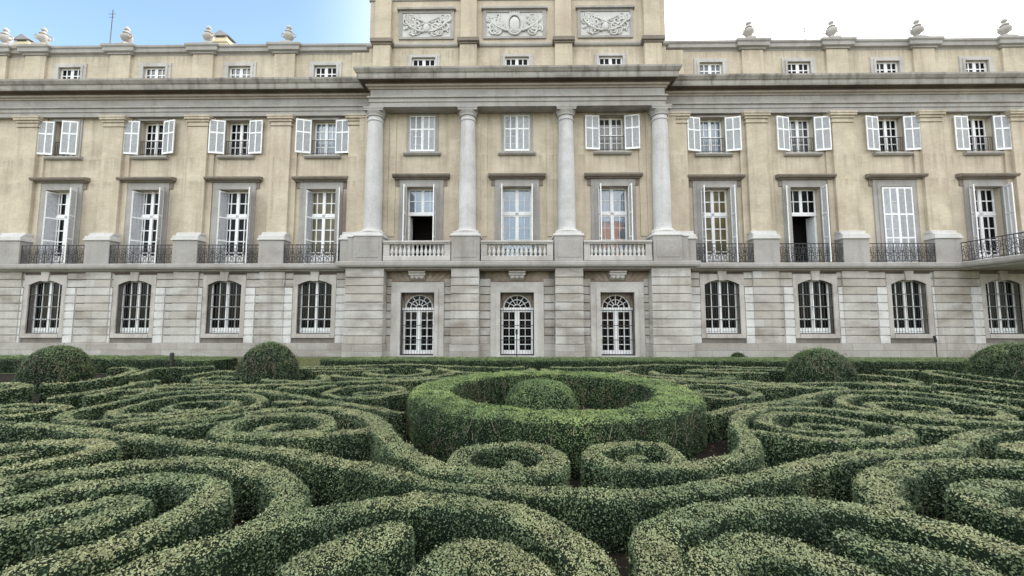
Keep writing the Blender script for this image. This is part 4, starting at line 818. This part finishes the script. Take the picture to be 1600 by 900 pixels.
LABELS = {
 'wave': 'longest low hedge, a wave sweeping across the whole garden in front of both central spirals',
 's_left': 'S shaped hedge left of the ring, ending in the left front spiral',
 's_right': 'S shaped hedge right of the ring, ending in the right front spiral',
 'lens_l': 'short pointed hedge wedged between long wave hedge and the oval scroll left of ring',
 'lens_r': 'short pointed hedge wedged between long wave hedge and the oval scroll right of ring',
 'loop_l': 'hairpin hedge at lower left, the outermost loop round the nested spirals',
 'arch_l': 'nearest arching hedge on the left, running from bottom left corner to bottom centre',
 'spir_l': 'middle hairpin hedge at lower left, nested inside the outermost loop',
 'core_l': 'innermost hairpin hedge at lower left, with a blunt bright green end',
 'mid_l': 'hairpin hedge at the left edge, just above the big lower left loop',
 'mid_core_l': 'short straight hedge stub inside the hairpin at the left edge',
 'wedge_l': 'broad wedge of hedge with blunt end under the nearest arch on the left',
 'curl_l': 'rounded pale hedge curl at bottom centre, cut by the lower edge of the picture',
 'loop_r': 'hedge loop at right edge that bends down to join the nearest right arch',
 'arch_r': 'nearest arching hedge on the right, curving from bottom centre to right edge',
 'spir_r': 'hairpin hedge at the right edge, inside the loop below the long wave',
 'wedge_r': 'slim tapering hedge between the nearest right arch and the small bottom curl',
 'curl_r': 'small round hedge curl at the bottom, under the nearest arch on the right',
 'edge_r': 'little hedge end at the right edge, tucked under the long wave hedge',
 'big_l': 'great oval spiral hedge left of the ring, with the most windings',
 'big_r': 'great oval spiral hedge right of the ring, with the most windings',
 'small_l': 'small flat spiral hedge touching the left rear side of the ring',
 'small_r': 'small flat spiral hedge touching the right rear side of the ring',
 'lens2_l': 'short yellowish hedge cushion between the two oval spirals on the left',
 'lens2_r': 'short yellowish hedge cushion between the two oval spirals on the right',
 'band_l': 'long thin hedge band passing behind the small spiral left of the ring',
 'band_r': 'long thin hedge band passing behind the small spiral right of the ring',
 'lens3_l': 'slim boat shaped hedge in front of the thin band behind the left spirals',
 'lens3_r': 'slim boat shaped hedge in front of the thin band behind the right spirals',
 'hair_l': 'hairpin hedge at the left edge, beside the tip of the great left spiral',
 'block_l': 'squat yellow green hedge end at the far left edge, in front of leftmost dome bush',
 'long_l': 'long dark hedge hairpin right in front of the leftmost dome bush',
 'step_l': 'angular hedge at the back left, ending beside the gap in the rear hedge',
 'green_l': 'straight green hedge running diagonally behind the great spiral on the left',
 'hair2_l': 'narrow double hedge strip just behind the great spiral on the left',
 'long_r': 'long hedge hairpin right in front of the rightmost dome bush',
 'step_r': 'short straight hedge at the back right between the two right dome bushes',
 'hair2_r': 'narrow hedge hairpin just in front of the third dome bush from the left',
 'green_r': 'straight green hedge strip behind the great right spiral, below the rightmost hairpin',
 'green2_r': 'thin hedge strip hugging the back of the great right spiral at picture edge',
 'far_wave': 'long wave hedge behind the ring, bowed towards the palace',
 'far_loop_l': 'rear hedge loop left of the ring, near the second dome bush',
 'far_arch_l': 'low arched hedge directly behind the ring on its left half',
 'far_spir_l': 'narrow hairpin hedge at the back, nested inside the rear left loop',
 'far_mid_l': 'far hedge hairpin on the left, level with the second dome bush',
 'far_loop_r': 'rear hedge loop right of the ring, near the third dome bush',
 'far_arch_r': 'low arched hedge directly behind the ring on its right half',
 'far_spir_r': 'narrow hairpin hedge at the back, nested inside the rear right loop',
 'far_edge_r': 'tiny hedge end at the back right in front of the third dome bush',
 'back_wave_l': 'rearmost wavy hedge on the left, close before the straight rear hedge',
 'back_wave_r': 'rearmost wavy hedge on the right, close before the straight rear hedge',
 'back_loop_l': 'small hedge loop at the back, right of the second dome bush',
 'back_loop_r': 'small hedge loop at the back, left of the third dome bush',
 'step2_l': 'thin bent hedge at the back left, running to the lawn gap beside second dome bush',
 'tip_l': 'hairpin hedge with a blunt left tip in front of the second dome bush',
}
for k in HEDGES: hedge(k, LABELS[k])
# the tall ring and the ball in its middle
def ring_path(cx, cy, r, n): a = np.linspace(0, 2*pi, n, endpoint=False); return np.c_[cx+r*np.cos(-a), cy+r*np.sin(-a)]
RC = (.60, 7.15)
V = sweep(ring_path(RC[0], RC[1], 2.05, 150), .71, .63, 1.3, True)
RM = [M['hedge_core'], M['ring_leaf'], M['twig']]
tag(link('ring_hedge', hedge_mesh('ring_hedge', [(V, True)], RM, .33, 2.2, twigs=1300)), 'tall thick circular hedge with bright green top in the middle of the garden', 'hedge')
def dome(cx, cy, rx, rz, z0, ph, mats, growth_shade, dens, name, label, cat, group=None, tw=0, pw=2.0, amp=1.0, ls=.036):
    nr, ns = 16, 36; V = np.zeros((nr, ns+1, 3))
    for i in range(nr):
        t = (pi*.5)*(1-i/(nr-1)) ; c, s = abs(cos(t))**(2/pw), abs(sin(t))**(2/pw)
        for k in range(ns+1):
            a = -2*pi*k/ns; V[i, k] = (cx+rx*max(c, .02)*cos(a), cy+rx*max(c, .02)*sin(a), z0+rz*s)
    V = V[::-1]
    skirt = V[:1].copy(); skirt[:, :, 2] = 0.0; skirt[:, :, :2] = np.array((cx, cy))+(skirt[:, :, :2]-np.array((cx, cy)))*.94
    V = np.concatenate([skirt, V], 0)
    V[:, :, :2] += amp*(V[:, :, :2]-np.array((cx, cy)))*(.07*wob(V, 4, ph)+.10*wob(V, 11, ph)+.05*wob(V, 23, ph))[:, :, None]; V[:, :, 2] *= 1+.04*wob(V, 3, ph)
    V[:, -1] = V[:, 0]
    V = V[:, ::-1]
    me = hedge_mesh(name, [(V, False)], mats, growth_shade, dens, ls, None, .05*min(1, amp+.2), twigs=tw)
    return tag(link(name, me), label, cat, group)
dome(.42, 7.0, .62, .56, .22, .7, RM, .12, 2.0, 'ball_shrub', 'small rounded green shrub standing inside the tall ring hedge', 'shrub', pw=2.4, amp=.45, ls=None)
DM = [M['hedge_core'], M['dome_leaf'], M['twig']]
for cx, cy, rx, rz, z0, ph, lab in ((-12.1, 10.6, .68, 0.98, .12, 1.0, 'leftmost dark dome bush, broad and low, before the palace wall'),
                               (-6.32, 10.3, .69, 1.06, .12, 2.0, 'rounded dark bush beside the lawn gap, narrowest of the four domes'),
                               (7.55, 10.3, .73, 0.93, .12, 3.0, 'dark dome bush on the right below the second grated window'),
                               (12.5, 10.2, .98, 1.11, .12, 4.0, 'rightmost dark dome bush, cut by the picture edge')):
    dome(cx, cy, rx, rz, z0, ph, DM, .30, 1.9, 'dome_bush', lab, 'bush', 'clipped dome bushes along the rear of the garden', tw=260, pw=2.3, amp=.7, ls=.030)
# straight hedge along the back of the garden
for pts, lab in (([(-21.5, 14.4), (-17.5, 14.4), (-13.5, 14.3), (-10.8, 13.9), (-9.75, 13.6)], 'straight low rear hedge on the left, ending at the lawn gap'),
                 ([(-6.9, 14.4), (-3, 14.4), (3, 14.4), (9.5, 14.4), (14, 14.35), (21.5, 14.3)], 'long straight low hedge in front of the palace doors')):
    w, h = (1.4, .49) if pts[0][0] < -15 else (1.5, .44)
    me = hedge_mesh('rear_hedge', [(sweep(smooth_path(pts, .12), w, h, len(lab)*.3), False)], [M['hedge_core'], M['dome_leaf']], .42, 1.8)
    tag(link('rear_hedge', me), lab, 'hedge')

# ------------------------------------------------------------------ small things by the wall
m = MB(); m.lathe(0, 0, [(.035,0),(.035,.50),(.06,.51),(.06,.72),(.02,.74)], 10)
tag(m.build('garden_light', M['iron'], None, False, (-11.35, 13.25, 0)), 'small black garden lamp post sticking up behind the left rear hedge', 'garden lamp')
m = MB(); m.tube([(0,0,0),(0,0,.9)], .018, 6); m.tube([(0,0,.9),(-.10,-.05,1.14)], .05, 8)
tag(m.build('spotlight_stake', M['iron'], None, False, (17.6, 17.3, 0)), 'leaning black spotlight on a stake before the right wing wall', 'spotlight')
m = MB(); m.tube([(0,0,0),(0,0,1.2)], .022, 6); m.box(-.05, .05, -.03, .03, 1.2, 1.42)
tag(m.build('sign_post', M['iron'], None, False, (-.02, 17.2, 0)), 'thin dark post in front of the middle palace door', 'post')
Vd = []
dome(9.85, 18.3, .30, .30, .05, 5.0, DM, .2, 1.1, 'wall_plant', 'tiny dark plant at the foot of the right wing wall', 'plant')
# blades of grass on the strip of lawn
k = 60000; px = rng.uniform(-20, 20, k); py = rng.uniform(13.7, 18.9, k); hh = rng.uniform(.03, .09, k); a = rng.uniform(0, 6.28, k); lx = rng.normal(0, .03, k)
gvx = np.stack([np.c_[px-.012*np.cos(a), py-.012*np.sin(a), np.full(k, .004)], np.c_[px+.012*np.cos(a), py+.012*np.sin(a), np.full(k, .004)], np.c_[px+lx, py, hh]], 1).reshape(-1, 3)
me = bpy.data.meshes.new('grass'); me.from_pydata(gvx.tolist(), [], np.arange(3*k).reshape(-1, 3).tolist()); me.materials.append(M['lawn'])
tag(link('grass', me), 'short yellowish lawn grass between rear hedge and palace', 'grass', None, 'stuff')
print('LEAVES', LEAF_STAT[0])

# fallen leaves on the soil between the hedges
k = 16000; px = rng.uniform(-9, 9, k); py = rng.uniform(1.2, 12.5, k); a = rng.uniform(0, 6.28, k); L_ = rng.uniform(.01, .022, k)
ca, sa = np.cos(a)*L_, np.sin(a)*L_; zz = lambda: rng.uniform(-.002, .008, k)
lf = np.stack([np.c_[px-ca, py-sa, zz()], np.c_[px+sa*.5, py-ca*.5, zz()], np.c_[px+ca, py+sa, zz()], np.c_[px-sa*.5, py+ca*.5, zz()]], 1).reshape(-1, 3)
me = bpy.data.meshes.new('leaf_litter'); me.from_pydata(lf.tolist(), [], np.arange(4*k).reshape(-1, 4).tolist()); me.materials.append(M['litter'])
tag(link('leaf_litter', me), 'small brown fallen leaves lying on the soil between the hedges', 'leaves', None, 'stuff')
